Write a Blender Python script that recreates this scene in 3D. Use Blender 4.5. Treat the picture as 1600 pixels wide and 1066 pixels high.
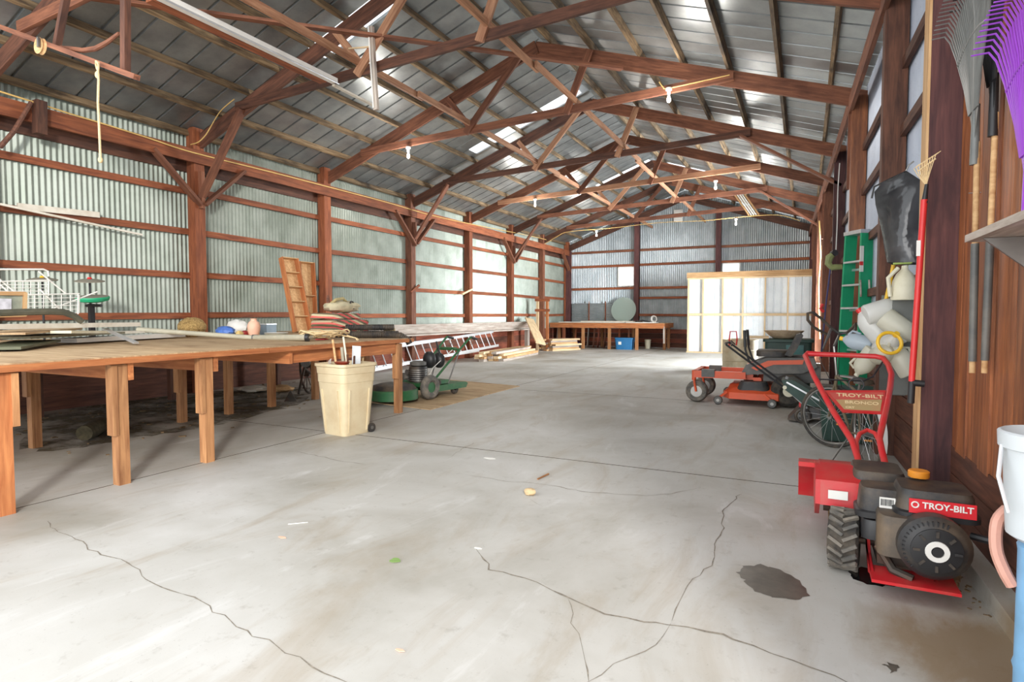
import bpy, math, random
from mathutils import Matrix, Vector
random.seed(7)
scn = bpy.context.scene
for o in list(bpy.data.objects): bpy.data.objects.remove(o)
COL = scn.collection
# ---------------------------------------------------------------- camera
F, CX, CY, H = 920.0, 800.0, 533.0, 1.41
PITCH = math.atan(41 / F); YAW = math.atan(458 * math.cos(PITCH) / F)
cd = bpy.data.cameras.new('camera'); cam = bpy.data.objects.new('camera', cd); COL.objects.link(cam)
cd.sensor_width = 36; cd.lens = F / 1600 * 36; cd.clip_start = .02; cd.clip_end = 200
cam.location = (0, 0, H); cam.rotation_euler = (math.pi / 2 - PITCH, 0, YAW)
scn.camera = cam
# ---------------------------------------------------------------- world and light
w = bpy.data.worlds.new('world'); scn.world = w; w.use_nodes = True
bg = w.node_tree.nodes['Background']; bg.inputs[0].default_value = (.93, .97, 1, 1); bg.inputs[1].default_value = 1.2
def area(name, loc, target, sx, sy, power, col):
    l = bpy.data.lights.new(name, 'AREA'); l.shape = 'RECTANGLE'; l.size = sx; l.size_y = sy; l.energy = power; l.color = col
    o = bpy.data.objects.new(name, l); COL.objects.link(o); o.location = loc
    o.rotation_euler = (Vector(target) - Vector(loc)).to_track_quat('-Z', 'Y').to_euler(); return o
area('daylight_front_doorway', (-3.4, -9.5, 2.6), (-4.4, 9, 2.3), 9.5, 4.6, 290, (1, .98, .95))
area('daylight_corner_doorway', (5.6, -7.8, 6.0), (-5.0, 3.6, .0), 1.5, 1.5, 1080, (1, .97, .92))  # no doorway here: raised light added to cast the bench-leg shadows
area('daylight_side_doorway', (1.5, 18.05, 1.9), (-6, 17.6, 1.3), 2.7, 3.1, 850, (.92, .97, 1))
vs = scn.view_settings; vs.view_transform = 'Standard'; vs.look = 'None'; vs.gamma = 1; vs.exposure = 1.02
vs.use_curve_mapping = False
# ---------------------------------------------------------------- pixel -> place helpers (1600x1066 frame)
_fw = Vector((-math.sin(YAW) * math.cos(PITCH), math.cos(YAW) * math.cos(PITCH), -math.sin(PITCH)))
_rt = Vector((math.cos(YAW), math.sin(YAW), 0)); _up = _rt.cross(_fw); _C = Vector((0, 0, H))
def ray(x, y): return _fw + _rt * ((x - CX) / F) - _up * ((y - CY) / F)
def onX(x, y, X): r = ray(x, y); return _C + r * (X / r.x)
def onY(x, y, Y): r = ray(x, y); return _C + r * (Y / r.y)
def onZ(x, y, Z=0.): r = ray(x, y); return _C + r * ((Z - H) / r.z)
def onP(x, y, p0, n): r = ray(x, y); p0 = Vector(p0); n = Vector(n); return _C + r * ((p0 - _C).dot(n) / r.dot(n))
XL = -9.93
def mpp(P): return (Vector(P) - _C).dot(_fw) / F      # metres per pixel at a point
def XR(Y): return 1.05 - .03 * Y
def onR(x, y, off=0.):                      # on the right wall, off metres in front of it
    r = ray(x, y); return _C + r * ((1.05 - off) / (r.x + .03 * r.y))
# ---------------------------------------------------------------- mesh helpers
WM = {}
class MB:
    def __init__(s): s.v = []; s.f = []
    def add(s, vs, fs, M=None):
        b = len(s.v)
        s.v += [(M @ Vector(q)) if M else Vector(q) for q in vs]
        s.f += [tuple(b + i for i in q) for q in fs]; return s
    def box(s, c, d, rot=None):
        x, y, z = d[0] / 2, d[1] / 2, d[2] / 2
        vs = [(sx * x, sy * y, sz * z) for sz in (-1, 1) for sx, sy in ((-1, -1), (1, -1), (1, 1), (-1, 1))]
        M = Matrix.Translation(c) @ (rot if rot is not None else Matrix())
        return s.add(vs, [(3, 2, 1, 0), (4, 5, 6, 7), (0, 1, 5, 4), (1, 2, 6, 5), (2, 3, 7, 6), (3, 0, 4, 7)], M)
    def beam(s, p0, p1, w, h, up=(0, 0, 1)):
        M, L = frame(p0, p1, up); return s.box((0, 0, 0), (L, w, h), M)
    def rbox(s, c, d, r, n=3, rot=None, top=1.0):
        """box with rounded vertical corners; top scales the upper outline"""
        x, y, z = d[0] / 2, d[1] / 2, d[2] / 2; pts = []
        for cx, cy, a0 in ((x - r, y - r, 0), (-x + r, y - r, 90), (-x + r, -y + r, 180), (x - r, -y + r, 270)):
            for i in range(n + 1):
                a = math.radians(a0 + 90 * i / n); pts.append((cx + r * math.cos(a), cy + r * math.sin(a)))
        return s.rings([[(px, py, -z) for px, py in pts], [(px * top, py * top, z - min(r, z) * .35) for px, py in pts], [(px * top * .94, py * top * .94, z) for px, py in pts]],
                       Matrix.Translation(c) @ (rot if rot is not None else Matrix()))
    def rings(s, rs, M=None, caps=(1, 1), loop=True):
        n = len(rs[0]); vs = [q for r in rs for q in r]; fs = []
        for k in range(len(rs) - 1):
            for i in range(n if loop else n - 1):
                j = (i + 1) % n; fs.append((k * n + i, k * n + j, (k + 1) * n + j, (k + 1) * n + i))
        if caps[0]: fs.append(tuple(reversed(range(n))))
        if caps[1]: fs.append(tuple(range((len(rs) - 1) * n, len(rs) * n)))
        return s.add(vs, fs, M)
    def tube(s, pts, r, n=8, closed=False):
        pts = [Vector(p) for p in pts]; m = len(pts); rr = r if isinstance(r, (list, tuple)) else [r] * m
        rs = []; prev = None
        for i, p in enumerate(pts):
            a = pts[i - 1] if (i or closed) else p; b = pts[(i + 1) % m] if (i < m - 1 or closed) else p
            t = (b - a).normalized()
            if prev is None:
                u = t.cross(Vector((0, 0, 1)))
                if u.length < .1: u = t.cross(Vector((1, 0, 0)))
            else: u = prev - t * prev.dot(t)
            u.normalize(); prev = u; v = t.cross(u)
            rs.append([p + (u * math.cos(2 * math.pi * k / n) + v * math.sin(2 * math.pi * k / n)) * rr[i] for k in range(n)])
        if closed: rs.append(rs[0]); return s.rings(rs, None, (0, 0))
        return s.rings(rs)
    def lathe(s, prof, c=(0, 0, 0), axis=(0, 0, 1), n=20, caps=(1, 1)):
        q = Vector((0, 0, 1)).rotation_difference(Vector(axis).normalized()).to_matrix().to_4x4()
        rs = [[(r * math.cos(2 * math.pi * k / n), r * math.sin(2 * math.pi * k / n), z) for k in range(n)] for r, z in prof]
        return s.rings(rs, Matrix.Translation(c) @ q, caps)
    def cyl(s, c, r, h, axis=(0, 0, 1), n=16):
        return s.lathe([(r, -h / 2), (r, h / 2)], c, axis, n)
    def torus(s, c, R, r, axis=(0, 0, 1), n=28, m=8, flat=1.0):
        q = Matrix.Translation(c) @ Vector((0, 0, 1)).rotation_difference(Vector(axis).normalized()).to_matrix().to_4x4()
        rs = []
        for i in range(n + 1):
            a = 2 * math.pi * i / n
            rs.append([((R + r * math.cos(b)) * math.cos(a), (R + r * math.cos(b)) * math.sin(a), r * flat * math.sin(b)) for b in [2 * math.pi * k / m for k in range(m)]])
        return s.rings(rs, q, (0, 0))
    def prism(s, poly, a, b, plane='xz'):
        """polygon extruded along the missing axis from a to b"""
        def P(q, d): return {'xz': (q[0], d, q[1]), 'yz': (d, q[0], q[1]), 'xy': (q[0], q[1], d)}[plane]
        return s.rings([[P(q, a) for q in poly], [P(q, b) for q in poly]])
    def poly(s, pts, th=.0, n=None):
        """a flat polygon with thickness along n"""
        pts = [Vector(p) for p in pts]; n = Vector(n if n else (0, 0, 1)) * th
        return s.rings([pts, [p + n for p in pts]])
    def blob(s, c, r, n=10, m=7, jit=.0, M=None, seed=0):
        rnd = random.Random(seed); rs = []
        for i in range(1, m):
            a = math.pi * i / m
            rs.append([Vector((r[0] * math.sin(a) * math.cos(2 * math.pi * k / n), r[1] * math.sin(a) * math.sin(2 * math.pi * k / n), -r[2] * math.cos(a))) * (1 + rnd.uniform(-jit, jit)) for k in range(n)])
        return s.rings(rs, Matrix.Translation(c) @ (M if M is not None else Matrix()))
    def build(s, name, mat, parent=None, world=False, smooth=True):
        vs = s.v
        if parent is not None and world:
            inv = WM[parent.name].inverted(); vs = [inv @ q for q in vs]
        me = bpy.data.meshes.new(name); me.from_pydata([tuple(q) for q in vs], [], s.f); me.update()
        import bmesh
        bm = bmesh.new(); bm.from_mesh(me); bmesh.ops.recalc_face_normals(bm, faces=bm.faces); bm.to_mesh(me); bm.free()
        if smooth:
            for p in me.polygons: p.use_smooth = True
            try: me.set_sharp_from_angle(angle=math.radians(38))
            except Exception: pass
        me.materials.append(mat)
        o = bpy.data.objects.new(name, me); COL.objects.link(o); WM[o.name] = Matrix()
        if parent is not None: o.parent = parent; WM[o.name] = WM[parent.name].copy()
        return o
    def solo(s, name, mat, label, cat, group=None, smooth=True):
        """a thing that is one mesh: origin at the middle of its base"""
        lo = [min(q[i] for q in s.v) for i in range(3)]; hi = [max(q[i] for q in s.v) for i in range(3)]
        c = Vector(((lo[0] + hi[0]) / 2, (lo[1] + hi[1]) / 2, lo[2])); s.v = [q - c for q in s.v]
        o = s.build(name, mat, None, False, smooth); o.location = c; WM[o.name] = Matrix.Translation(c)
        tag(o, label, cat, group); return o
def frame(p0, p1, up=(0, 0, 1)):
    p0, p1 = Vector(p0), Vector(p1); x = (p1 - p0); L = x.length; x = x / L; u = Vector(up)
    if abs(x.dot(u.normalized())) > .98: u = Vector((1, 0, 0)) if abs(x.x) < .9 else Vector((0, 1, 0))
    y = u.cross(x).normalized(); z = x.cross(y)
    M = Matrix((x, y, z)).transposed().to_4x4(); M.translation = (p0 + p1) / 2; return M, L
def tag(o, label=None, cat=None, group=None, kind=None):
    for k, v in (('label', label), ('category', cat), ('group', group), ('kind', kind)):
        if v: o[k] = v
    return o
def thing(name, label, cat, loc=(0, 0, 0), rz=0., group=None, kind=None):
    o = bpy.data.objects.new(name, None); COL.objects.link(o); o.empty_display_size = .1
    o.location = loc; o.rotation_euler = (0, 0, rz); WM[o.name] = Matrix.Translation(loc) @ Matrix.Rotation(rz, 4, 'Z')
    return tag(o, label, cat, group, kind)
_cache = {}
def put(o, parent, M):
    if parent is not None:
        o.parent = parent; o.matrix_basis = WM[parent.name].inverted() @ M
    else: o.matrix_basis = M
    WM[o.name] = M; return o
def plank(name, p0, p1, w, h, mat, parent=None, up=(0, 0, 1), world=True):
    """one piece of timber from p0 to p1, w across, h along 'up'; alike pieces share their mesh"""
    if not world: p0, p1 = WM[parent.name] @ Vector(p0), WM[parent.name] @ Vector(p1)
    M, L = frame(p0, p1, up); key = (round(L, 2), round(w, 3), round(h, 3), mat.name)
    if key not in _cache:
        m = MB().box((0, 0, 0), (L, w, h)); me = bpy.data.meshes.new(name)
        me.from_pydata([tuple(q) for q in m.v], [], m.f); me.materials.append(mat); _cache[key] = me
    o = bpy.data.objects.new(name, _cache[key]); COL.objects.link(o); return put(o, parent, M)
def copy_tree(o, parent=None, M=None):
    c = o.copy(); COL.objects.link(c); WM[c.name] = M if M is not None else WM[o.name]
    if parent is not None: c.parent = parent
    if M is not None: c.matrix_basis = M
    for ch in [q for q in bpy.data.objects if q.parent == o]: copy_tree(ch, c)
    return c
def textmesh(txt, size, name, mat, parent, M, depth=.001, bold=0.):
    cu = bpy.data.curves.new(name, 'FONT'); cu.body = txt; cu.size = size; cu.align_x = 'CENTER'; cu.align_y = 'CENTER'; cu.extrude = depth; cu.offset = bold
    t = bpy.data.objects.new('tmp_text', cu); COL.objects.link(t); dg = bpy.context.evaluated_depsgraph_get()
    me = bpy.data.meshes.new_from_object(t.evaluated_get(dg)); bpy.data.objects.remove(t)
    me.materials.clear(); me.materials.append(mat); me.name = name
    o = bpy.data.objects.new(name, me); COL.objects.link(o); return put(o, parent, M)
# ---------------------------------------------------------------- materials
class N:
    def __init__(s, name, rough=.6, metal=0.):
        s.m = bpy.data.materials.new(name); s.m.use_nodes = True; s.t = s.m.node_tree; s.b = s.t.nodes['Principled BSDF']
        s.b.inputs['Roughness'].default_value = rough; s.b.inputs['Metallic'].default_value = metal
    def n(s, ty, **kw):
        q = s.t.nodes.new(ty)
        for k, v in kw.items():
            if k.startswith('i_'):
                key = k[2:]; key = int(key) if key.isdigit() else key; q.inputs[key].default_value = v
            else: setattr(q, k, v)
        return q
    def l(s, a, b): s.t.links.new(a, b)
    def coords(s, scale, kind='Object', loc=None):
        tc = s.n('ShaderNodeTexCoord'); mp = s.n('ShaderNodeMapping'); mp.inputs['Scale'].default_value = scale
        s.l(tc.outputs[kind], mp.inputs[0])
        oi = s.n('ShaderNodeObjectInfo'); ad = s.n('ShaderNodeVectorMath', operation='SCALE'); ad.inputs[0].default_value = (37, 51, 23)
        s.l(oi.outputs['Random'], ad.inputs['Scale'])
        if kind == 'Object': s.l(ad.outputs[0], mp.inputs['Location'])
        return mp.outputs[0]
    def noise(s, vec, scale, detail=4, rough=.55, dist=0.):
        q = s.n('ShaderNodeTexNoise'); q.inputs['Scale'].default_value = scale; q.inputs['Detail'].default_value = detail
        q.inputs['Roughness'].default_value = rough; q.inputs['Distortion'].default_value = dist; s.l(vec, q.inputs['Vector']); return q.outputs['Fac']
    def ramp(s, fac, stops):
        q = s.n('ShaderNodeValToRGB'); e = q.color_ramp.elements
        while len(e) < len(stops): e.new(.5)
        for k, (p, c) in enumerate(stops): e[k].position = p; e[k].color = tuple(c) + (1,) if len(c) == 3 else c
        s.l(fac, q.inputs[0]); return q.outputs[0]
    def mix(s, a, b, fac, mode='MIX'):
        q = s.n('ShaderNodeMix', data_type='RGBA', blend_type=mode)
        for sock, val in ((q.inputs[6], a), (q.inputs[7], b), (q.inputs[0], fac)):
            if isinstance(val, (int, float)): sock.default_value = val
            elif isinstance(val, (tuple, list)): sock.default_value = tuple(val) + (1,) if len(val) == 3 else val
            else: s.l(val, sock)
        return q.outputs[2]
    def vary(s, col, amt=.25, sat=.15):
        oi = s.n('ShaderNodeObjectInfo'); mr = s.n('ShaderNodeMapRange'); mr.inputs['To Min'].default_value = 1 - amt; mr.inputs['To Max'].default_value = 1 + amt
        s.l(oi.outputs['Random'], mr.inputs[0]); h = s.n('ShaderNodeHueSaturation'); s.l(mr.outputs[0], h.inputs['Value']); s.l(col, h.inputs['Color']); return h.outputs[0]
    def bump(s, fac, strength=.3, dist=.01):
        q = s.n('ShaderNodeBump'); q.inputs['Strength'].default_value = strength; q.inputs['Distance'].default_value = dist
        s.l(fac, q.inputs['Height']); s.l(q.outputs[0], s.b.inputs['Normal'])
    def col(s, c): s.l(c, s.b.inputs['Base Color']); return s.m
def srgb(r, g, b):
    g_ = (r + g + b) / 3; k_ = .97 if r > b * 1.5 else 1.; r, g, b = [g_ + (u - g_) * k_ for u in (r, g, b)]
    f = lambda u: ((u / 255 + .055) / 1.055) ** 2.4 if u > 10 else u / 3294.6
    return (f(r), f(g), f(b))
def plain(name, c, rough=.5, metal=0., var=.18, scale=6., bump=0.):
    q = N(name, rough, metal); v = q.coords((1, 1, 1)); f = q.noise(v, scale, 5)
    d = tuple(x * (1 - var) for x in c); e = tuple(min(1, x * (1 + var)) for x in c)
    if bump: q.bump(f, bump)
    return q.col(q.ramp(f, [(.3, d), (.7, e)]))
def dirty(name, c, dirt, rough=.5, metal=0., amt=.45, scale=5.):
    q = N(name, rough, metal); v = q.coords((1, 1, 1)); f = q.noise(v, scale, 6, .65)
    fac = q.ramp(f, [(.42, (0, 0, 0)), (.75, (amt, amt, amt))])
    return q.col(q.mix(c, dirt, fac))
def wood(name, dark, light, stain=None, samt=.6, var=.22, rough=.75, sc=1.0, sheen=.3):
    q = N(name, rough); v = q.coords((.9 * sc, 11 * sc, 11 * sc)); f = q.noise(v, 2.2, 6, .6, .6)
    c = q.ramp(f, [(.28, dark), (.52, tuple((a + b) / 2 for a, b in zip(dark, light))), (.74, light)])
    if stain:
        v2 = q.coords((1, 2.5, 2.5)); g = q.noise(v2, 1.7, 4, .6)
        c = q.mix(c, stain, q.ramp(g, [(.5, (0, 0, 0)), (.72, (samt, samt, samt))]))
    q.bump(f, .25, .004); return q.col(q.vary(c, var))
W_RED = wood('reddish_timber', srgb(92, 54, 40), srgb(156, 100, 72), srgb(66, 30, 22), .55)
W_GIRT = wood('rust_brown_girt_timber', srgb(106, 54, 34), srgb(172, 100, 62), srgb(78, 38, 26), .4)
W_DARK = wood('dark_brown_timber', srgb(62, 38, 30), srgb(122, 78, 58), srgb(40, 24, 22), .6)
W_PURPLE = wood('purple_brown_timber', srgb(62, 36, 40), srgb(112, 68, 64), srgb(40, 24, 28), .5)
W_PURLIN = wood('weathered_purlin_timber', srgb(70, 50, 36), srgb(168, 142, 106), srgb(30, 24, 20), .92, .3)
W_BENCH = wood('orange_bench_timber', srgb(158, 84, 44), srgb(216, 142, 86), srgb(128, 88, 58), .35, .16)
W_LEG = wood('tan_leg_timber', srgb(140, 88, 52), srgb(206, 152, 102), srgb(96, 62, 40), .4, .18)
W_TOP = wood('dusty_plywood', srgb(160, 128, 92), srgb(210, 184, 146), srgb(120, 82, 50), .6, .1)
W_PALE = wood('pale_new_lumber', srgb(206, 172, 126), srgb(244, 222, 184), None, 0, .1)
W_TAN = wood('tan_lumber', srgb(176, 128, 80), srgb(224, 186, 136), None, 0, .15)
W_GREY = wood('weathered_grey_plank', srgb(150, 136, 124), srgb(206, 196, 186), srgb(150, 112, 96), .4, .15)
W_BOARD = wood('varnished_cedar_board', srgb(104, 56, 34), srgb(178, 108, 62), srgb(76, 38, 28), .55, .22, .45)
W_SKIRT = wood('dark_skirting_plank', srgb(74, 42, 32), srgb(132, 80, 58), srgb(44, 28, 26), .5, .2)
W_SKIRTL = wood('red_skirting_plank', srgb(120, 56, 40), srgb(178, 100, 72), srgb(58, 32, 26), .6, .25)
W_BRACE = wood('pinkish_runner_timber', srgb(150, 98, 72), srgb(206, 158, 122), None, 0, .12)
def galv(name, lo, hi, rough, metal, zs=.7):
    q = N(name, rough, metal); v = q.coords((1, 1, 1)); f = q.noise(v, 2.0, 5, .6); g = q.noise(v, 38, 2)
    c = q.mix(q.ramp(f, [(.3, lo), (.7, hi)]), srgb(120, 118, 100), q.ramp(g, [(.6, (0, 0, 0)), (.85, (.35, .35, .35))]))
    r = q.n('ShaderNodeMapRange'); r.inputs['To Min'].default_value = rough - .08; r.inputs['To Max'].default_value = rough + .1
    q.l(f, r.inputs[0]); q.l(r.outputs[0], q.b.inputs['Roughness']); return q.col(q.vary(c, .07))
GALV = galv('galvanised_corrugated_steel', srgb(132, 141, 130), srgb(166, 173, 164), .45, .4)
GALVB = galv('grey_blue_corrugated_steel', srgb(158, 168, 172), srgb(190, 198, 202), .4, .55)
GALVR = galv('pale_blue_grey_steel', srgb(186, 196, 214), srgb(208, 216, 230), .45, .3)  # right wall steel made paler and bluer, daylight put into its colour
ROOF = galv('dark_grey_roof_steel', srgb(128, 133, 134), srgb(164, 168, 168), .33, .55)
WHITEMETAL = galv('white_ribbed_metal', srgb(214, 222, 228), srgb(232, 238, 242), .45, .1)
ALU = plain('aluminium', srgb(214, 216, 218), .35, .7, .08)
STEEL = plain('bare_steel', srgb(150, 148, 144), .38, .85, .15)
DSTEEL = dirty('rusty_dark_steel', srgb(78, 72, 66), srgb(112, 70, 46), .6, .6, .8)
BLACK = plain('black_plastic', srgb(38, 38, 40), .45, 0, .25)
BLACKD = dirty('dusty_black_plastic', srgb(44, 43, 44), srgb(132, 112, 88), .5, 0, .5)
RUBBER = dirty('dusty_rubber', srgb(50, 48, 46), srgb(130, 116, 98), .85, 0, .55, 9)
TYRE = dirty('grey_dusty_tyre', srgb(92, 90, 86), srgb(164, 152, 136), .9, 0, .8, 8)
MUD = dirty('muddy_tyre', srgb(100, 78, 52), srgb(150, 118, 80), .9, 0, .8, 8)
RED = dirty('tiller_red_paint', srgb(206, 34, 42), srgb(176, 96, 80), .42, 0, .55, 6)
REDCLEAN = plain('bright_red_handle', srgb(220, 48, 48), .4, 0, .1)
ORANGE = dirty('mower_orange_paint', srgb(228, 88, 46), srgb(176, 96, 66), .42, 0, .4)
ORANGECAP = plain('orange_plastic', srgb(226, 142, 40), .45, 0, .1)
GREENP = dirty('mower_green_paint', srgb(36, 96, 56), srgb(96, 104, 76), .5, 0, .6)
GREENL = plain('green_fibreglass', srgb(36, 158, 112), .45, 0, .1)
DGREEN = plain('dark_green_plastic', srgb(40, 66, 58), .5, 0, .2)
DGREY = dirty('dark_grey_plastic', srgb(86, 86, 84), srgb(140, 132, 120), .5, 0, .5)
BEIGE = dirty('beige_plastic', srgb(216, 200, 166), srgb(188, 156, 112), .5, 0, .5, 4)
CREAM = dirty('cream_plastic', srgb(226, 220, 196), srgb(186, 176, 140), .5, 0, .5)
WHITE = plain('white_paint', srgb(232, 230, 224), .5, 0, .06)
WHITED = dirty('dusty_white_paint', srgb(228, 222, 208), srgb(170, 150, 122), .55, 0, .5)
BLUE = plain('blue_plastic', srgb(38, 112, 164), .4, 0, .12)
PURPLE = plain('purple_plastic', srgb(150, 70, 196), .4, 0, .1)
VIOLET = plain('violet_plastic', srgb(92, 62, 168), .4, 0, .1)
YELLOW = plain('yellow_plastic', srgb(236, 186, 40), .45, 0, .1)
WIREY = plain('yellow_cable', srgb(222, 184, 112), .5, 0, .08)
ROPE = plain('pale_rope', srgb(222, 196, 150), .85, 0, .15, 60)
PORC = plain('white_porcelain', srgb(244, 242, 236), .3, 0, .03)
SOIL = plain('dark_joint_soil', srgb(84, 74, 58), .95, 0, .35, 30)
CRACK = plain('crack_dark_concrete', srgb(136, 128, 116), .95, 0, .35, 40)
def translucent(name, c, mixf=.5, rough=.35, tr=.0):
    q = N(name, rough); q.b.inputs['Base Color'].default_value = c + (1,)
    tl = q.n('ShaderNodeBsdfTranslucent'); tl.inputs[0].default_value = c + (1,); mx = q.n('ShaderNodeMixShader'); mx.inputs[0].default_value = mixf
    q.l(q.b.outputs[0], mx.inputs[1]); q.l(tl.outputs[0], mx.inputs[2]); out = mx.outputs[0]
    if tr:
        tp = q.n('ShaderNodeBsdfTransparent'); m2 = q.n('ShaderNodeMixShader'); m2.inputs[0].default_value = tr
        q.l(out, m2.inputs[1]); q.l(tp.outputs[0], m2.inputs[2]); out = m2.outputs[0]
    q.l(out, q.t.nodes['Material Output'].inputs[0]); return q.m
SKYPANEL = translucent('frosted_skylight', (.95, .97, 1.), .5, .4, .55)
PANE = translucent('dusty_window_pane', (.95, .97, 1.), .5, .1, .8)
MILKY = translucent('milky_jug_plastic', srgb(240, 240, 236), .4, .3)
MILKYB = translucent('bluish_milky_plastic', srgb(206, 218, 228), .45, .4)
DISC = translucent('pale_green_plastic_disc', srgb(206, 222, 214), .5, .3, .25)
q = N('glossy_black_bag', .16); v = q.coords((1, 1, 1)); f = q.noise(v, 3.5, 3, .5, .4); q.bump(f, .5, .05); BAG = q.col(q.ramp(f, [(.3, srgb(44, 45, 48)), (.7, srgb(82, 82, 84))]))
# concrete
q = N('worn_concrete', .62); v = q.coords((1, 1, 1), 'Generated')
tc = q.n('ShaderNodeNewGeometry'); mp = q.n('ShaderNodeMapping'); mp.inputs['Scale'].default_value = (1, 1, 1); q.l(tc.outputs['Position'], mp.inputs[0]); v = mp.outputs[0]
mp2 = q.n('ShaderNodeMapping'); mp2.inputs['Scale'].default_value = (1.6, .5, 1); mp2.inputs['Rotation'].default_value = (0, 0, .9); q.l(tc.outputs['Position'], mp2.inputs[0])
f1 = q.noise(v, .55, 6, .6, .4); f2 = q.noise(mp2.outputs[0], 1.3, 7, .68, .8); f3 = q.noise(v, 9, 6, .7); f4 = q.noise(v, 70, 3)
c = q.ramp(f1, [(.3, srgb(156, 152, 142)), (.5, srgb(184, 182, 176)), (.72, srgb(204, 203, 200))])
c = q.mix(c, srgb(148, 128, 98), q.ramp(f2, [(.52, (0, 0, 0)), (.78, (.6, .6, .6))]))
c = q.mix(c, srgb(226, 226, 226), q.ramp(f2, [(.22, (.6, .6, .6)), (.42, (0, 0, 0))]))
c = q.mix(c, srgb(120, 110, 96), q.ramp(f3, [(.58, (0, 0, 0)), (.8, (.5, .5, .5))]))
c = q.mix(c, srgb(90, 84, 74), q.ramp(f4, [(.66, (0, 0, 0)), (.78, (.5, .5, .5))]))
dv = q.n('ShaderNodeVectorMath', operation='DISTANCE'); dv.inputs[1].default_value = (.75, 3.0, 0); q.l(tc.outputs['Position'], dv.inputs[0])
da = q.n('ShaderNodeMath', operation='MULTIPLY_ADD'); da.inputs[1].default_value = .9; q.l(f2, da.inputs[0]); q.l(dv.outputs['Value'], da.inputs[2])
c = q.mix(c, srgb(128, 100, 58), q.ramp(da.outputs[0], [(.7, (.75, .75, .75)), (1., (0, 0, 0))]))
q.bump(f3, .12, .01); r = q.n('ShaderNodeMapRange'); r.inputs['To Min'].default_value = .42; r.inputs['To Max'].default_value = .75; q.l(f1, r.inputs[0]); q.l(r.outputs[0], q.b.inputs['Roughness'])
CONC = q.col(c)
STAIN = plain('wet_oil_stain', srgb(88, 82, 74), .3, 0, .3, 14)
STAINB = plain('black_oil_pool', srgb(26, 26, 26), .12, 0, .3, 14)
DIRT = dirty('dirt_litter', srgb(120, 98, 70), srgb(70, 56, 40), .95, 0, .8, 20)
# ================================================================ FLOOR
YB = 25.5; YS = [-2.2, 5.33, 9.95, 15.0, 20.2, YB + .2]; XS = [XL - .1, -5.12, 1.25]
floor = MB().box(((XL + 1.2) / 2, (YB - 2) / 2, -.084), (11.6, YB + 2.6, .16)).build('floor', SOIL, smooth=False); tag(floor, kind='structure')
for i in range(2):
    for j in range(5):
        x0, x1, y0, y1 = XS[i] + .008, XS[i + 1] - .008, YS[j] + .009, YS[j + 1] - .009
        MB().box(((x0 + x1) / 2, (y0 + y1) / 2, -.006), (x1 - x0, y1 - y0, .012)).build('concrete_slab', CONC, floor, smooth=False)
        me = bpy.data.objects[list(WM)[-1]].data; me.materials.append(SOIL)
        for p in me.polygons: p.material_index = 0 if p.normal.z > .5 else 1
def crack(pts, w0, w1, seed):
    rnd = random.Random(seed); P = []
    for (a, b) in zip(pts[:-1], pts[1:]):
        p, q_ = onZ(*a), onZ(*b); n = max(2, int((q_ - p).length / .07))
        for k in range(n): P.append(p.lerp(q_, k / n) + Vector((rnd.uniform(-.014, .014), rnd.uniform(-.014, .014), 0)))
    P.append(onZ(*pts[-1])); m = MB(); L = []; R = []
    for k, p in enumerate(P):
        t = (P[min(k + 1, len(P) - 1)] - P[max(k - 1, 0)]).normalized(); s_ = Vector((-t.y, t.x, 0)); w_ = rnd.uniform(w0, w1) * (.45 + .5 * rnd.random()) * (1 if 0 < k < len(P) - 1 else .2)
        L.append(p + s_ * w_ + Vector((0, 0, .0012))); R.append(p - s_ * w_ + Vector((0, 0, .0012)))
    n = len(P); m.add(L + R, [(k, k + 1, n + k + 1, n + k) for k in range(n - 1)]); m.build('floor_crack', CRACK, floor)
crack([(745, 860), (768, 890), (800, 897), (860, 920), (900, 940), (950, 960), (1010, 972), (1045, 975), (1100, 985), (1150, 1000), (1200, 1020), (1270, 1045), (1330, 1070)], .003, .011, 1)
crack([(1157, 772), (1127, 800), (1132, 825), (1118, 850), (1110, 885), (1080, 905), (1062, 940), (1050, 970)], .002, .007, 2)
crack([(75, 815), (85, 828), (120, 842), (140, 858), (185, 875), (215, 892), (240, 912), (300, 935), (370, 978), (430, 1010), (510, 1050), (545, 1068)], .002, .007, 3)
crack([(730, 742), (790, 752), (850, 757), (910, 768), (960, 772), (1010, 775), (1060, 770), (1095, 762)], .002, .006, 4)
crack([(885, 935), (900, 990), (915, 1030), (920, 1068)], .001, .004, 5)
crack([(1045, 975), (1030, 1010), (960, 1040), (915, 1068)], .001, .004, 6)
crack([(440, 705), (470, 707), (530, 720), (570, 726)], .002, .007, 7)
crack([(805, 581), (850, 593)], .006, .012, 8); crack([(1050, 628), (1085, 632), (1130, 636)], .004, .014, 9)
crack([(828, 780), (848, 792)], .001, .004, 10); crack([(700, 716), (718, 705), (740, 692)], .002, .006, 11)
def stain(pts, mat, seed=0):
    rnd = random.Random(seed); P = [onZ(*p) for p in pts]; out = []
    for a, b in zip(P, P[1:] + P[:1]):
        for k in range(4): out.append(a.lerp(b, k / 4) + Vector((rnd.uniform(-.012, .012), rnd.uniform(-.012, .012), .0016)))
    m = MB(); m.add(out, [tuple(range(len(out)))]); m.build('floor_stain', mat, floor)
stain([(1152, 896), (1163, 884), (1190, 883), (1222, 891), (1252, 908), (1262, 932), (1240, 938), (1210, 934), (1180, 925), (1165, 910)], STAIN, 1)
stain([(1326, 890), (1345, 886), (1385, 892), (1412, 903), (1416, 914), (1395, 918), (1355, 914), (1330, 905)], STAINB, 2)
stain([(1380, 1040), (1395, 1037), (1405, 1044), (1392, 1051)], STAIN, 3)
stain([(1445, 835), (1500, 842), (1560, 905), (1520, 903), (1480, 880)], STAINB, 4)
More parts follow.
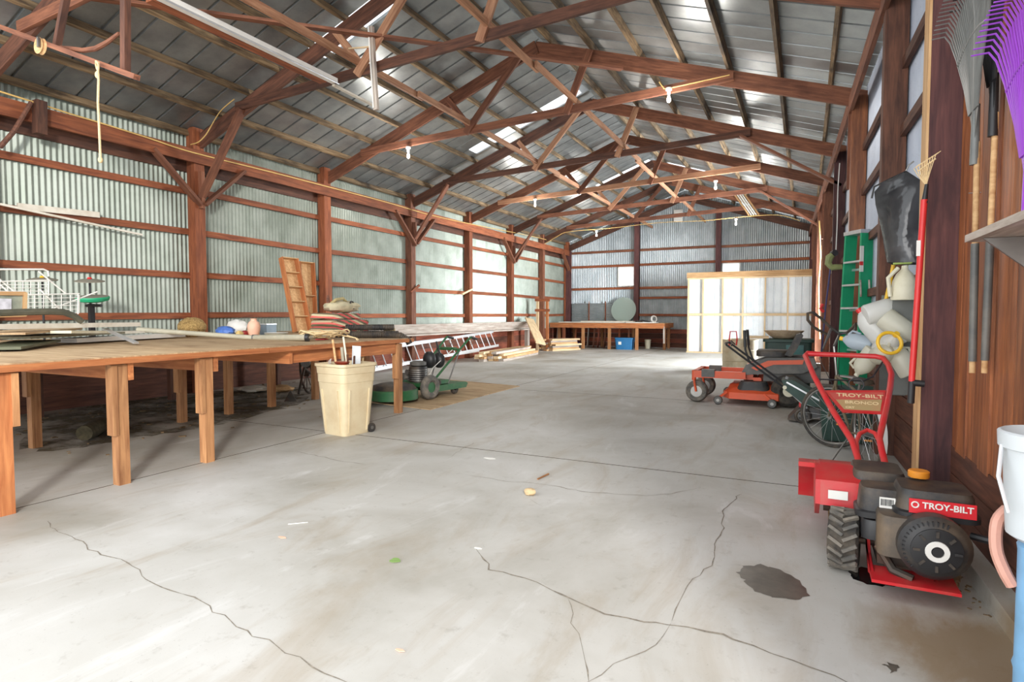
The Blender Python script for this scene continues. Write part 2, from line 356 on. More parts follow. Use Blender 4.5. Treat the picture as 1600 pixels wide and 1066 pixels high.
# ---------------------------------------------------------------- corrugated sheet
def sheet(name, width, z0, tops, holes, pitch, amp, mat, parent, M, n=6):
    """corrugated sheet, local x along the wall, local z up; tops(x) gives the upper edge"""
    cols = int(round(width / pitch * n)); xs = [-width / 2 + width * k / cols for k in range(cols + 1)]; m = MB(); V = []; Fc = []
    zs_of = []
    for x in xs:
        zz = [z0, tops(x)]
        if holes: zz = [z0, holes[0][2], holes[0][3], tops(x)]
        zs_of.append(zz); yy = amp * math.cos(2 * math.pi * (x + width / 2) / pitch)
        V += [(x, yy, z) for z in zz]
    r = len(zs_of[0])
    for k in range(cols):
        for j in range(r - 1):
            if holes and j == 1 and holes[0][0] < (xs[k] + xs[k + 1]) / 2 < holes[0][1]: continue
            Fc.append((k * r + j, (k + 1) * r + j, (k + 1) * r + j + 1, k * r + j + 1))
    key = ('sheet', round(width, 3), z0, round(tops(xs[0]), 3), round(tops(xs[-1]), 3), str(holes), mat.name)
    if key in _cache:
        o = bpy.data.objects.new(name, _cache[key]); COL.objects.link(o)
    else:
        m.add(V, Fc); o = m.build(name, mat); _cache[key] = o.data
        for p in o.data.polygons: p.use_smooth = True
    return put(o, parent, M)
# ================================================================ LEFT WALL
PY = [3.93, 7.02, 10.17, 13.42, 16.55, 19.6, 22.5, 25.38]
wl = thing('wall_left', None, None, (XL, 14, 0), 0, kind='structure')
Mz = lambda x, y, z: Matrix.Translation((x, y, z)) @ Matrix.Rotation(math.pi / 2, 4, 'Z')
y = 2.6
while y < YB:
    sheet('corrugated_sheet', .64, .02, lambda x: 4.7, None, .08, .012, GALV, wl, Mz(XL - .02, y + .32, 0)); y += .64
GZ = [1.40, 2.13, 2.88, 3.62]
for k, py in enumerate(PY):
    plank('post', (XL + .12, py, 0), (XL + .12, py, 4.72), .2, .2, W_GIRT if k % 3 else W_RED, wl)
for a, b in zip([2.5] + PY, PY):
    if b - a < .3: continue
    for z in GZ:
        dz = random.uniform(-.02, .02); plank('girt', (XL + .03, a + .1, z + dz), (XL + .03, b - .1, z + random.uniform(-.02, .02)), .045, .105, W_GIRT, wl)
    for j in range(4):
        plank('skirting_plank', (XL + .01, a + .1, .104 + j * .208), (XL + .01, b - .1, .104 + j * .208), .04, .2065, W_SKIRTL if b > 11 and (j + int(b)) % 3 else W_SKIRT, wl)  # all dark brown along the bench, its shade put into the plank colour
plank('wall_plate', (XL + .26, 2.4, 4.2), (XL + .26, 13.5, 4.2), .05, .235, W_GIRT, wl); plank('wall_plate', (XL + .26, 13.51, 4.2), (XL + .26, 25.4, 4.2), .05, .235, W_GIRT, wl)
plank('wall_plate', (XL + .0, 2.4, 4.06), (XL + .0, 25.4, 4.06), .04, .22, W_DARK, wl)
for k in (1, 3, 5, 7):
    py = PY[k]; x = XL + .26
    plank('knee_brace', (x, py - .02, 3.36), (x, py - .86, 4.14), .05, .14, W_RED, wl, up=(1, 0, 0))
    if k < 7: plank('knee_brace', (x + .05, py + .02, 3.36), (x + .05, py + .86, 4.14), .05, .14, W_RED, wl, up=(1, 0, 0))
    plank('knee_brace_block', (x - .005, py, 3.3), (x - .005, py, 3.95), .06, .13, W_RED, wl)
# ================================================================ ROOF
sL, sR, XC, ZC = .3673, .335, -4.6, 6.38
def zr(x): return ZC + sL * (x - XC) if x < XC else ZC - sR * (x - XC)
ceil = thing('ceiling', None, None, (XC, 14, 6.6), 0, kind='structure')
def roofM(x, yy, dz):
    """frame with local x along the barn, local y up the slope, local z the outward normal"""
    s_ = sL if x < XC else -sR; up_ = Vector((1, 0, s_)).normalized(); xx = Vector((0, 1, 0))
    if x > XC: up_ = -up_; xx = -xx
    zz = xx.cross(up_)
    if zz.z < 0: xx = -xx; zz = xx.cross(up_)
    M = Matrix((xx, up_, zz)).transposed().to_4x4(); M.translation = (x, yy, zr(x) + dz); return M
def rpanel(name, xa, xb, yc, mat):
    xm = (xa + xb) / 2; L = abs(xb - xa) * math.sqrt(1 + (sL if xm < XC else sR) ** 2)
    key = ('rp', round(L, 3), mat.name)
    if key not in _cache:
        pf = [(-.203, .03), (-.189, .03), (-.181, 0), (.181, 0), (.189, .03), (.203, .03)]
        m = MB(); V = [(px, e * L / 2, pz) for e in (-1, 1) for px, pz in pf]; m.add(V, [(k, k + 1, 7 + k, 6 + k) for k in range(5)])
        o = m.build(name, mat, smooth=False); _cache[key] = o.data
    else: o = bpy.data.objects.new(name, _cache[key]); COL.objects.link(o)
    return put(o, ceil, roofM(xm, yc, .25))
NP = 59
SKY = {int((7.26 - 1.9) / .406): -7.22, int((13.2 - 1.9) / .406): -7.6, int((20.0 - 1.9) / .406): -6.6}
SKR = {int((20.4 - 1.9) / .406): -3.0, int((13.9 - 1.9) / .406) + 1: -3.9}
for k in range(NP):
    yc = 1.9 + .406 * (k + .5)
    if k in SKY: rpanel('roof_panel', -10.25, SKY[k], yc, ROOF); rpanel('skylight_panel', SKY[k], XC - .02, yc, SKYPANEL)
    else: rpanel('roof_panel', -10.25, XC - .01, yc, ROOF)
    if k in SKR: rpanel('roof_panel', SKR[k], 1.25, yc, ROOF); rpanel('skylight_panel', XC + .02, SKR[k], yc, SKYPANEL)
    else: rpanel('roof_panel', XC + .01, 1.25, yc, ROOF)
plank('ridge_cap', (XC, 1.9, ZC + .3), (XC, YB + .1, ZC + .3), .5, .02, ROOF, ceil)
cuts = [1.95, 7.05, 13.4, 19.6, 25.5]
for x in (-9.86, -9.16, -8.46, -7.76, -7.06, -6.36, -5.66, -4.92, -4.28, -3.5, -2.64, -1.92, -1.18, -.42, .28):
    nrm = Vector((-sL if x < XC else sR, 0, 1)).normalized()
    for a, b in zip(cuts, cuts[1:]):
        z = zr(x) + .186; plank('purlin', (x, a, z), (x, b + .03, z), .05, .108, W_PURLIN, ceil, up=nrm)
# ================================================================ TRUSSES
TL = ['timber roof truss above the hanging trapeze swing', 'timber roof truss crossed by the long strip light and skylight', 'timber roof truss with two bulbs and yellow cable on its tie beam', 'timber roof truss with very dark tie beam between the two bulb-carrying trusses', 'timber roof truss with pale pink tie beam and two bulbs', 'timber roof truss with brown tie beam between the pale pink one and the last bulbs', 'last timber roof truss before the gable, with the twin tube fixture']
def truss(Y, k):
    xr = XR(Y) - .06; t = thing('roof_truss', TL[k], 'truss', (XC, Y, 4.4), 0, 'timber trusses carrying the roof')
    dk = (W_DARK, W_DARK, W_RED, W_DARK, W_RED, W_DARK, W_DARK)[k % 7]; rd = (W_RED, W_RED, W_RED, W_RED, W_RED, W_RED, W_RED)[k % 7]
    nl = Vector((-sL, 0, 1)).normalized(); nr = Vector((sR, 0, 1)).normalized()
    plank('rafter', (-9.86, Y + .05, zr(-9.86)), (XC + .03, Y + .05, zr(XC) + .01), .05, .24, dk, t, up=nl)
    plank('rafter', (XC - .03, Y + .1, zr(XC) + .01), (xr + .1, Y + .1, zr(xr + .1)), .05, .25, rd, t, up=nr)
    zt = lambda x: 4.93 + (x + 8.8) * .038
    plank('tie_beam', (-8.72, Y - .005, zt(-8.72)), (-1.1, Y - .005, zt(-1.1)), .05, .14, (W_RED, W_DARK, W_RED, W_DARK, W_BRACE, W_RED, W_RED)[k % 7], t)
    b = W_BRACE if k % 2 else W_RED
    plank('web', (-6.05, Y - .055, zt(-6.05) - .06), (-4.85, Y - .055, zr(-4.85) - .02), .045, .13, b, t, up=(1, 0, 0))
    plank('web', (-5.95, Y + .0, zt(-6) + .02), (-6.5, Y + .0, zr(-6.5) + .05), .045, .11, b, t, up=(1, 0, 0))
    plank('web', (-3.95, Y - .055, zt(-3.9) - .08), (-3.5, Y - .055, zr(-3.5) + .08), .045, .13, b, t, up=(1, 0, 0))
    if k % 2:
        plank('knee_brace', (XL + .22, Y - .02, 3.4), (-8.55, Y - .02, zr(-8.55) - .06), .05, .14, W_RED, t, up=(0, 1, 0))
    if k in (3, 5):
        plank('knee_brace', (xr, Y - .02, 3.95), (-1.3, Y - .02, zr(-1.3) - .1), .05, .16, W_RED, t, up=(0, 1, 0))
    return t
for k, py in enumerate(PY[:-1]): truss(py, k)
# gable rafters belong to the back wall
wb = thing('wall_back', None, None, (-4.6, YB, 0), 0, kind='structure')
plank('gable_rafter', (-9.86, YB - .12, zr(-9.86) - .08), (XC, YB - .12, zr(XC) - .08), .05, .26, W_DARK, wb); plank('gable_rafter', (XC, YB - .12, zr(XC) - .08), (.3, YB - .12, zr(.3) - .08), .05, .26, W_DARK, wb)
# runners along the barn on top of the ties
for x, dz, nm in ((-5.98, .12, 'left'), (-3.8, .13, 'right')):
    z = 4.93 + (x + 8.8) * .038 + dz
    t = thing('ceiling_runner', 'long pinkish timber runner crossing the trusses ' + ('below the skylights' if nm == 'left' else 'right of the ridge, above the bulb sockets'), 'beam', (x, 14, z), 0)
    ends = [2.6, 8.4, 14.6, 20.3, 25.3]
    for i, (a, b) in enumerate(zip(ends, ends[1:])):
        o = plank('timber_length', (x + (.03 if i % 2 else -.03), a, z + (.0 if i % 2 else .0)), (x + (.03 if i % 2 else -.03), b + .2, z + random.uniform(-.02, .02)), .045, .1, W_BRACE, t)
# slanting brace between the first trusses
tag(plank('diagonal_brace', (-8.0, 4.2, 5.28), (-2.9, 10.05, 5.62), .1, .04, W_RED), 'thin timber brace slanting between the first trusses by the skylight', 'beam')
# ================================================================ BACK WALL
holes = {}
WIN = [(-7.42, -6.72, 2.68, 3.5), (-3.06, -2.4, 2.86, 3.5)]
x = XL
while x < .3:
    xm = x + .32; hs = None
    for wx0, wx1, wz0, wz1 in WIN:
        if wx0 < x + .64 and wx1 > x: hs = [(wx0 - xm, wx1 - xm, wz0, wz1)]
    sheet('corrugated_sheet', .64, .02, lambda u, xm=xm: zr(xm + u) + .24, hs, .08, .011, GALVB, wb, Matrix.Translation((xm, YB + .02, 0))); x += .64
for px in (-6.58, -3.22):
    plank('post', (px, YB - .1, 0), (px, YB - .1, zr(px) - .2), .2, .2, W_PURPLE, wb)
for px in (-9.72, .2): plank('post', (px, YB - .12, 0), (px, YB - .12, zr(px) - .2), .22, .2, W_PURPLE, wb)
spans = [(-9.6, -6.68), (-6.48, -3.32), (-3.12, .2)]
for z in (1.39, 2.58, 3.58, 4.2):
    for a, b in spans:
        e = random.uniform(-.015, .02); plank('girt', (a, YB - .03, z + e), (b, YB - .03, z + random.uniform(-.015, .02)), .045, .105, W_GIRT if z != 4.2 else W_RED, wb)
plank('girt', (-6.48, YB - .03, 2.14), (-3.32, YB - .03, 2.14), .045, .1, W_GIRT, wb)
for j in range(4):
    for a, b in spans: plank('skirting_plank', (a, YB - .03, .1 + j * .2), (b, YB - .03, .1 + j * .2), .04, .19, W_SKIRTL if j % 2 else W_SKIRT, wb)
for i, (x0, x1, z0, z1) in enumerate(WIN):
    g = thing('window_%d' % (i + 1), None, None, ((x0 + x1) / 2, YB, z0), 0, kind='structure')
    for p0, p1 in (((x0, z0), (x1, z0)), ((x0, z1), (x1, z1)), ((x0, z0), (x0, z1)), ((x1, z0), (x1, z1))):
        plank('window_frame', (p0[0], YB - .03, p0[1]), (p1[0], YB - .03, p1[1]), .05, .04, WHITE, g)
    MB().box(((x0 + x1) / 2, YB + .01, (z0 + z1) / 2), (x1 - x0, .006, z1 - z0)).build('window_pane', PANE, g, world=True, smooth=False)
t = thing('gable_vent', 'small pale louvred vent high in the gable', 'vent', (-4.86, YB - .04, 5.3))
MB().box((-4.86, YB - .05, 5.58), (.36, .04, .5)).build('frame', WHITE, t, world=True, smooth=False)
for k in range(7): plank('louvre', (-5.02, YB - .08, 5.38 + k * .065), (-4.70, YB - .08, 5.38 + k * .065), .012, .05, WHITE, t, up=(0, -.5, 1))
# horizontal corrugated panels on battens at the foot of the back wall
t = thing('corrugated_panel', 'low ribbed steel panel with upright red battens behind the far workbench', 'panel', (-8.25, YB - .15, 1.0))
for a, b in ((-9.55, -8.75), (-8.74, -7.94), (-7.93, -7.2)):
    sheet('corrugated_sheet', .84, -(b - a) / 2, lambda u, a=a, b=b: (b - a) / 2, None, .06, .012, GALVB, t, Matrix.Translation(((a + b) / 2, YB - .15, 1.5)) @ Matrix.Rotation(math.pi / 2, 4, 'Y'))
for bx in (-8.72, -7.95, -7.2): plank('batten', (bx, YB - .18, 1.05), (bx, YB - .18, 2.02), .06, .03, W_GIRT, t)
# ================================================================ RIGHT WALL
wr = thing('wall_right', None, None, (.9, 12, 0), 0, kind='structure')
ang = math.atan(.03)
def RM(Y, off=0.): return Matrix.Translation((XR(Y) - off, Y, 0)) @ Matrix.Rotation(math.pi / 2 + ang, 4, 'Z')
y = .63
while y < YB:
    op = 16.6 < y + .32 < 19.5
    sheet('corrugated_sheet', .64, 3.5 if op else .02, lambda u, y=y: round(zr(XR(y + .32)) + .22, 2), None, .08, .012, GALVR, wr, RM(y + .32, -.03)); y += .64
for k, py in enumerate(PY[1:]):
    plank('post', (XR(py) - .09, py, 0), (XR(py) - .09, py, 4.6), .2, .2, (W_DARK, W_BOARD, W_PURPLE, W_RED, W_RED, W_RED, W_RED)[k], wr)
for a, b in zip([5.6] + PY[1:], PY[1:]):
    for z in (.95, 1.7, 2.45, 3.2, 3.85):
        if 17 < (a + b) / 2 < 19 and z < 3.4: continue
        plank('girt', (XR(a) - .02, a + .1, z), (XR(b) - .02, b - .1, z), .045, .1, W_DARK, wr)
    if not 17 < (a + b) / 2 < 19:
        for j in range(4): plank('skirting_plank', (XR(a) + .0, a + .1, .11 + j * .215), (XR(b) + .0, b - .1, .11 + j * .215), .04, .205, W_SKIRT, wr)
for a, b in zip([2.0] + [7.0, 13.4, 19.6], [7.0, 13.4, 19.6, 25.4]): plank('wall_plate', (XR(a) - .2, a, 4.52), (XR(b) - .2, b, 4.52), .05, .24, W_RED, wr)
for py in (10.17, 16.55, 22.5): plank('knee_brace', (XR(py) - .2, py + .14, 3.3), (XR(py) - .2, py + .1, 4.5), .1, .05, W_RED, wr)
# near boarded part of the right wall
plank('post', (XR(4.85) - .095, 4.85, 0), (XR(4.85) - .095, 4.85, 4.6), .19, .2, W_PURPLE, wr)
plank('post_facing', (XR(4.85) - .2, 4.86, 0), (XR(4.85) - .2, 4.86, 4.6), .02, .18, W_TAN, wr, up=(0, 1, 0))
y = 4.75; k = 0
while y > .6:
    wd = (.14, .19, .12, .17, .15, .2)[k % 6]; y -= wd; k += 1
    plank('wall_board', (XR(y) - .01 - .004 * (k % 3), y + wd / 2, .53), (XR(y) - .01 - .004 * (k % 3), y + wd / 2, 4.3), .025, wd - .004, W_BOARD, wr, up=(0, 1, 0))
for j in range(3):
    for a, b in ((.6, 3.1), (3.11, 5.3)): plank('skirting_plank', (XR(a) + .0, a, .1 + j * .18), (XR(b) + .0, b, .1 + j * .18), .05, .172, W_SKIRT, wr)
MB().rbox((0, 0, .045), (5.6, .14, .09), .03).build('concrete_curb', CONC, wr).matrix_basis = WM[wr.name].inverted() @ (Matrix.Translation((XR(2.9) - .06, 2.9, 0)) @ Matrix.Rotation(math.pi / 2 + ang, 4, 'Z'))
# ================================================================ PARTITION
YP = 22.6; PX0, PX1 = -3.95, .32
pt = thing('wall_partition', None, None, ((PX0 + PX1) / 2, YP, 0), 0, kind='structure')
zt0, zt1 = 2.72, 2.88
for i in range(7):
    x = PX0 + .05 + (PX1 - PX0 - .1) * (0, .125, .29, .455, .63, .805, 1)[i]
    plank('stud', (x, YP, .05), (x, YP, zt0), .045, .1, W_PALE, pt, up=(0, 1, 0))
plank('top_plate', (PX0, YP, zt0 + .02), (PX1, YP, zt0 + .02), .1, .045, W_PALE, pt); plank('bottom_plate', (PX0, YP, .025), (PX1, YP, .025), .1, .045, W_PALE, pt)
plank('header_board', (PX0 - .02, YP - .0, zt0 + .15), (PX1, YP - .0, zt0 + .15), .04, .2, W_TAN, pt)
fr = (0, .125, .29, .455, .63, .805, 1)
for i in range(6):
    a = PX0 + .05 + (PX1 - PX0 - .1) * fr[i] + .025; b = PX0 + .05 + (PX1 - PX0 - .1) * fr[i + 1] - .025
    plank('blocking', (a, YP - .02, 1.42), (b, YP - .02, 1.42), .04, .09, W_PALE, pt)
x = PX0
while x < PX1 - .1:
    wd = min(.45, PX1 - x); pf = [(0, 0), (.02, 0), (.035, .02), (.06, .02), (.075, 0), (wd / 2, 0), (wd / 2 + .015, .018), (wd / 2 + .035, .018), (wd / 2 + .05, 0), (wd, 0)]
    m = MB(); n = len(pf); m.add([(x + px, YP + .065 + py, z) for z in (.05, zt0) for px, py in pf], [(i, i + 1, n + i + 1, n + i) for i in range(n - 1)])
    m.build('metal_panel', WHITEMETAL, pt, world=True, smooth=False); x += wd
# ================================================================ BULBS, WIRES, STRIP LIGHTS
GLOW = N('frosted_bulb', .3); GLOW.b.inputs['Base Color'].default_value = (.95, .94, .9, 1); GLOW.b.inputs['Emission Color'].default_value = (1, .96, .9, 1); GLOW.b.inputs['Emission Strength'].default_value = 1.2; GLOW = GLOW.m  # bulb glass given an added glow to go with the fill lights
def bulb(x, y, Y, label, power=42):
    p = onY(x, y, Y - .06); t = thing('bulb_socket', label, 'light bulb', p, 0, 'bare bulbs on the tie beams')
    MB().lathe([(.05, .1), (.055, .085), (.05, .06), (.03, .05), (.028, .0)]).build('socket', PORC, t)
    b = MB().lathe([(.018, 0), (.02, -.03), (.034, -.075), (.036, -.1), (.026, -.13), (.006, -.142)]).build('bulb', GLOW, t)
    l = bpy.data.lights.new('bulb_light', 'POINT'); l.energy = power; l.color = (1, .95, .88); l.shadow_soft_size = .25  # fill added below each bulb to brighten the deep end of the barn
    o = bpy.data.objects.new('bulb_light', l); COL.objects.link(o); o.parent = t; o.location = (0, -.1, -.35)
bulb(638, 237, PY[2], 'bare bulb in porcelain socket under the tie beam nearest the strip light')
bulb(1045, 147, PY[2], 'bare bulb in porcelain socket beside the yellow cable, right of the ridge')
bulb(836, 316, PY[4], 'bare bulb in porcelain socket under the pale pink tie beam, toward the left wall')
bulb(1118, 288, PY[4], 'bare bulb in porcelain socket under the pale pink tie beam, toward the right wall')
bulb(932, 364, PY[6], 'bare bulb in porcelain socket under the last tie beam, toward the left wall', 55)
bulb(1150, 346, PY[6], 'bare bulb in porcelain socket under the last tie beam, above the white partition', 55)
def cable(pts, r, label, name='electric_cable', mat=None, n=6, cat='cable', group=None):
    P = [Vector(p) for p in pts]; S = []
    for i in range(len(P) - 1):
        a, b, c, d = P[max(i - 1, 0)], P[i], P[i + 1], P[min(i + 2, len(P) - 1)]
        for k in range(4):
            t = k / 4; S.append(.5 * ((2 * b) + (c - a) * t + (2 * a - 5 * b + 4 * c - d) * t * t + (3 * b - a - 3 * c + d) * t ** 3))
    S.append(P[-1]); return MB().tube(S, r, n).solo(name, mat or WIREY, label, cat, group)
xw = XL + .31
cable([onX(*q, xw) for q in ((0, 143), (70, 165), (110, 178), (160, 193), (230, 215), (300, 238), (420, 268), (520, 294), (600, 315), (680, 338), (760, 355), (830, 369), (862, 377))], .012, 'yellow cable stapled along the left wall plate')
cable([onY(*q, PY[2] - .06) for q in ((1030, 128), (1036, 136), (1044, 138), (1100, 126), (1140, 117))], .009, 'yellow cable running from a bulb along the tie beam')
cable([onY(*q, PY[6] - .06) for q in ((845, 385), (870, 370), (890, 362), (960, 356), (1030, 348), (1100, 345), (1160, 339), (1215, 336), (1250, 345))], .012, 'yellow cable along the last tie beam above the partition')
cable([onY(*q, PY[1] - .1) for q in ((298, 226), (310, 222), (322, 210), (334, 190), (346, 172), (366, 155))], .009, 'pale cable climbing the first rafter from the left plate')
# the long strip light on its board
p0, p1 = onY(245, -4, 3.9), onY(523, 133, 6.8)
p0.z = p1.z = (p0.z + p1.z) / 2
p0 = onZ(245, -4, 4.86); p1 = onZ(523, 130, 4.86)
t = thing('strip_light', 'long white fluorescent strip light on a brown board under the roof', 'strip light', (p0 + p1) / 2)
plank('mounting_board', p0 + Vector((-.13, 0, .02)), p1 + Vector((-.13, -.1, .02)), .13, .06, W_GIRT, t)
plank('housing', p0 + Vector((0, 0, .03)), p1 + Vector((0, 0, .03)), .12, .06, WHITE, t); plank('reflector', p0 + Vector((.05, 0, -.01)), p1 + Vector((.05, 0, -.01)), .09, .015, ALU, t, up=(.5, 0, 1))
q0 = onZ(521, 133, 4.84); q1 = onZ(584, 165, 4.84)
tag(plank('white_lath', q0, q1, .05, .03, WHITED), 'thin white lath hanging off the end of the strip light', 'lath')
a = onY(580, 42, PY[1] - .12); b = onY(588, 172, PY[1] - .12)
t = thing('hanging_fixture', 'old grey tube fixture dangling on end below the skylight', 'strip light', b)
plank('fixture_body', a, b, .07, .05, W_GREY, t, up=(0, 1, 0)); MB().tube([a + Vector((-.02, -.04, 0)), b + Vector((-.02, -.04, .02))], .012).build('tube', WHITE, t, world=True)
plank('bracket', onY(545, 76, PY[1] - .1), onY(582, 73, PY[1] - .1), .02, .02, W_PALE, t)
a, b = onY(1155, 303, PY[6] - .1), onY(1178, 336, PY[6] - .1)
t = thing('twin_tube_fixture', 'small twin tube fixture slung across the far tie beams', 'strip light', b)
for d in (-.16, 0, .16): plank('rail', a + Vector((d, 0, 0)), b + Vector((d, 0, 0)), .05, .04, W_TAN if d else WHITE, t, up=(0, 1, 0))
for d in (-.08, .08): MB().tube([a + Vector((d, -.02, 0)), b + Vector((d, -.02, 0))], .02).build('tube', WHITE, t, world=True)
# ================================================================ HANGING FRAME WITH ROPE
Yh = 3.55
P = lambda x, y, d=0: onY(x, y, Yh + d)
t = thing('timber_trapeze', 'old wooden trapeze swing hanging under the roof with a rope tied on', 'frame', P(150, 100))
plank('hanger', P(104, -8), P(88, 76), .06, .06, W_GREY if 0 else W_DARK, t, up=(0, 1, 0)); plank('hanger', P(196, -8), P(196, 113), .075, .06, W_DARK, t, up=(0, 1, 0))
plank('crossbar', P(-10, 38, -.05), P(214, 121, -.05), .05, .06, W_RED, t, up=(0, 1, 0))
MB().tube([P(95, 74), P(112, 76), P(130, 79), P(150, 76), P(168, 66), P(186, 52)], [.018, .024, .026, .026, .022, .016]).build('curved_handle', W_RED, t, world=True)
pl = MB().lathe([(.07, -.02), (.085, -.02), (.075, 0), (.085, .02), (.07, .02)], P(63, 72, -.1), (0, 1, 0)).build('pulley', W_TAN, t, world=True)
MB().box(P(60, 66, -.14), (.03, .02, .1)).build('pulley_strap', STEEL, pl, world=True)
r = [P(150, 96, -.12), P(154, 98, -.12), P(153, 112, -.12), P(154, 125, -.12), P(153, 160, -.12), P(155, 200, -.12), P(157, 248, -.12)]
t2 = thing('hanging_rope', 'pale knotted rope hanging from the trapeze swing', 'rope', r[-1])
MB().tube(r, .011).build('strand', ROPE, t2, world=True); MB().torus(P(152, 103, -.12), .035, .009, (.3, 1, .2), 16, 6).build('loop', ROPE, t2, world=True); MB().blob(P(157, 250, -.12), (.022, .022, .03)).build('knot', ROPE, t2, world=True); MB().blob(P(152, 117, -.12), (.025, .02, .035)).build('knot', ROPE, t2, world=True)
# block and stick at the plate, loose boards on the girts
a, b = onX(62, 158, XL + .34), onX(62, 210, XL + .34)
tag(plank('log_block', a, b, .13, .13, W_DARK), 'short dark timber block fixed to the left wall plate', 'block')
MB().tube([onX(0, 230, XL + .3), onX(22, 205, XL + .33), onX(49, 160, XL + .36)], [.03, .03, .028]).solo('prop_stick', W_DARK, 'dark stick leaning up to the left wall plate', 'stick')
a, b = onX(27, 322, XL + .1), onX(155, 336, XL + .1)
tag(plank('white_board', a, b, .03, .085, WHITED), 'short flat white board lying on a left wall girt', 'board')
a, b = onX(0, 319, XL + .2), onX(222, 367, XL + .12)
tag(plank('white_strip', a, b, .03, .03, WHITED), 'long thin white strip slanting across the left wall', 'strip')
tag(plank('wooden_stub', onX(642, 457, XL + .24), onX(655, 446, XL + .3), .05, .06, W_GIRT), 'short brown stub of wood nailed to a left wall post', 'peg'); tag(plank('pale_stub', onX(722, 460, XL + .24), onX(738, 452, XL + .34), .05, .05, W_PALE), 'short pale stub of wood nailed to a left wall post', 'peg')
# ================================================================ FRONT WORKBENCH
BT = 1.07
def Xf(Y): return -4.96 - .042 * (Y - 2)
wbn = thing('workbench', 'large rough timber workbench along the left wall, crowded with junk', 'workbench', (-7.2, 4, 0))
ys = [.3, 1.52, 2.74, 3.96, 5.18, 6.2, 7.12]
for a, b in zip(ys, ys[1:]):
    m = MB(); m.rings([[(Xf(a), a + .003, BT - .012), (Xf(b), b - .003, BT - .012), (-7.4, b - .003, BT - .012), (-7.4, a + .003, BT - .012)], [(Xf(a), a + .003, BT), (Xf(b), b - .003, BT), (-7.4, b - .003, BT), (-7.4, a + .003, BT)]]); m.build('plywood_top', W_TOP, wbn, world=True, smooth=False)
for a, b in ((.3, 2.2), (2.2, 4.4), (4.4, 6.8), (6.8, 9.2)): MB().box((-8.56, (a + b) / 2, BT - .006), (2.3, b - a - .006, .012)).build('plywood_top', W_TOP, wbn, world=True, smooth=False)
plank('front_rail', (Xf(.3) + .0, .3, BT - .035), (Xf(4.4) + .0, 4.4, BT - .035), .035, .05, W_BENCH, wbn); plank('front_rail', (Xf(4.41), 4.41, BT - .035), (Xf(7.12), 7.12, BT - .035), .035, .05, W_BENCH, wbn)
for Y in (1.2, 1.98, 2.97, 3.79, 4.75, 5.6, 6.7):
    plank('joist', (Xf(Y) - .03, Y, BT - .135), (-9.6, Y, BT - .135), .045, .14, W_BENCH, wbn)
plank('end_rail', (Xf(6.7) - .04, 4.8, BT - .135), (Xf(6.7) - .04, 6.7, BT - .135), .045, .14, W_BENCH, wbn); plank('end_rail', (Xf(7) - .2, 6.86, BT - .135), (-9.6, 6.86, BT - .135), .045, .14, W_BENCH, wbn)
def bleg(x, Y, scab, s=1, mat=W_LEG):
    plank('leg', (x, Y, 0), (x, Y, BT - .07), .09, .09, mat, wbn)
    if scab: plank('leg_scab', (x + .012, Y - s * .065, scab), (x + .012, Y - s * .065, BT - .07), .042, .092, W_LEG, wbn, up=(1, 0, 0))
bleg(Xf(2) - .08, 2.08, .62, -1, W_BENCH); bleg(Xf(2.9) - .08, 2.9, .42); bleg(Xf(3.7) - .08, 3.71, .48); bleg(Xf(6.8) - .06, 6.82, .5)
for Y, sc in ((2.3, 0), (3.3, .55), (4.95, .4), (5.65, 0), (6.4, 0), (7.3, 0)): bleg(-7.3, Y, sc)
for Y in (2.5, 4.3, 6.2, 8.4): bleg(-9.4, Y, 0, 1, W_DARK)
plank('leg', (-5.75, 6.75, 0), (-5.75, 6.75, BT - .07), .09, .09, W_LEG, wbn)
# ---------------------------------------------------------------- things on the workbench
def B(x, y, X): return onX(x, y, X)
X = -8.15; t = thing('wire_rack', 'white wire shelving basket standing on the cluttered workbench', 'rack', (B(60, 490, X).x, B(60, 490, X).y, BT))
def wires(name, segs, r, dx=0.):
    m = MB()
    for a, b in segs: m.tube([B(*a, X + dx), B(*b, X + dx)], r, 6)
    return m.build(name, WHITE, t, world=True)
MB().tube([B(-15, 421, X - .25), B(40, 421, X - .25), B(68, 421, X - .25), B(75, 424, X - .25), B(76, 432, X - .25)], .011, 8).build('hoop', WHITE, t, world=True)
for seg in (((60, 424), (103, 459)), ((-5, 433), (26, 459)), ((62, 452), (100, 490)), ((-5, 440), (50, 490)), ((70, 487), (152, 456))): wires('strut', [seg], .009, .02)
wires('basket', [((0, 440 + k * 5), (76, 440 + k * 5)) for k in range(5)] + [((0 + k * 12, 440), (0 + k * 12, 462)) for k in range(7)], .0045, -.2)
wires('basket', [((35, 461 + k * 6), (124, 459 + k * 6)) for k in range(6)] + [((40 + k * 14, 461), (40 + k * 14, 489)) for k in range(7)], .0045, .05)
wires('rim', [((30, 461), (124, 459)), ((122, 459), (122, 491)), ((0, 440), (76, 438)), ((76, 438), (76, 462))], .008, .05)
X = -7.5
t = thing('picture_frame', 'framed pastel picture leaning among the boards on the workbench', 'picture', (B(15, 490, X).x, B(15, 490, X).y, BT))
for a, b in (((-30, 458), (40, 459)), ((-30, 494), (40, 492))): plank('frame_side', B(*a, X), B(*b, X), .03, .04, W_TAN, t)
plank('frame_side', B(39, 457, X), B(38, 494, X), .04, .03, W_TAN, t, up=(0, 1, 0))
q = N('mat_board', .8); MB().poly([B(-28, 460, X - .012), B(37, 460, X - .012), B(37, 492, X - .012), B(-28, 492, X - .012)], .006, (-1, 0, 0)).build('mat_board', plain('sage_mat_board', srgb(140, 146, 132), .8, 0, .3, 9), t, world=True, smooth=False)
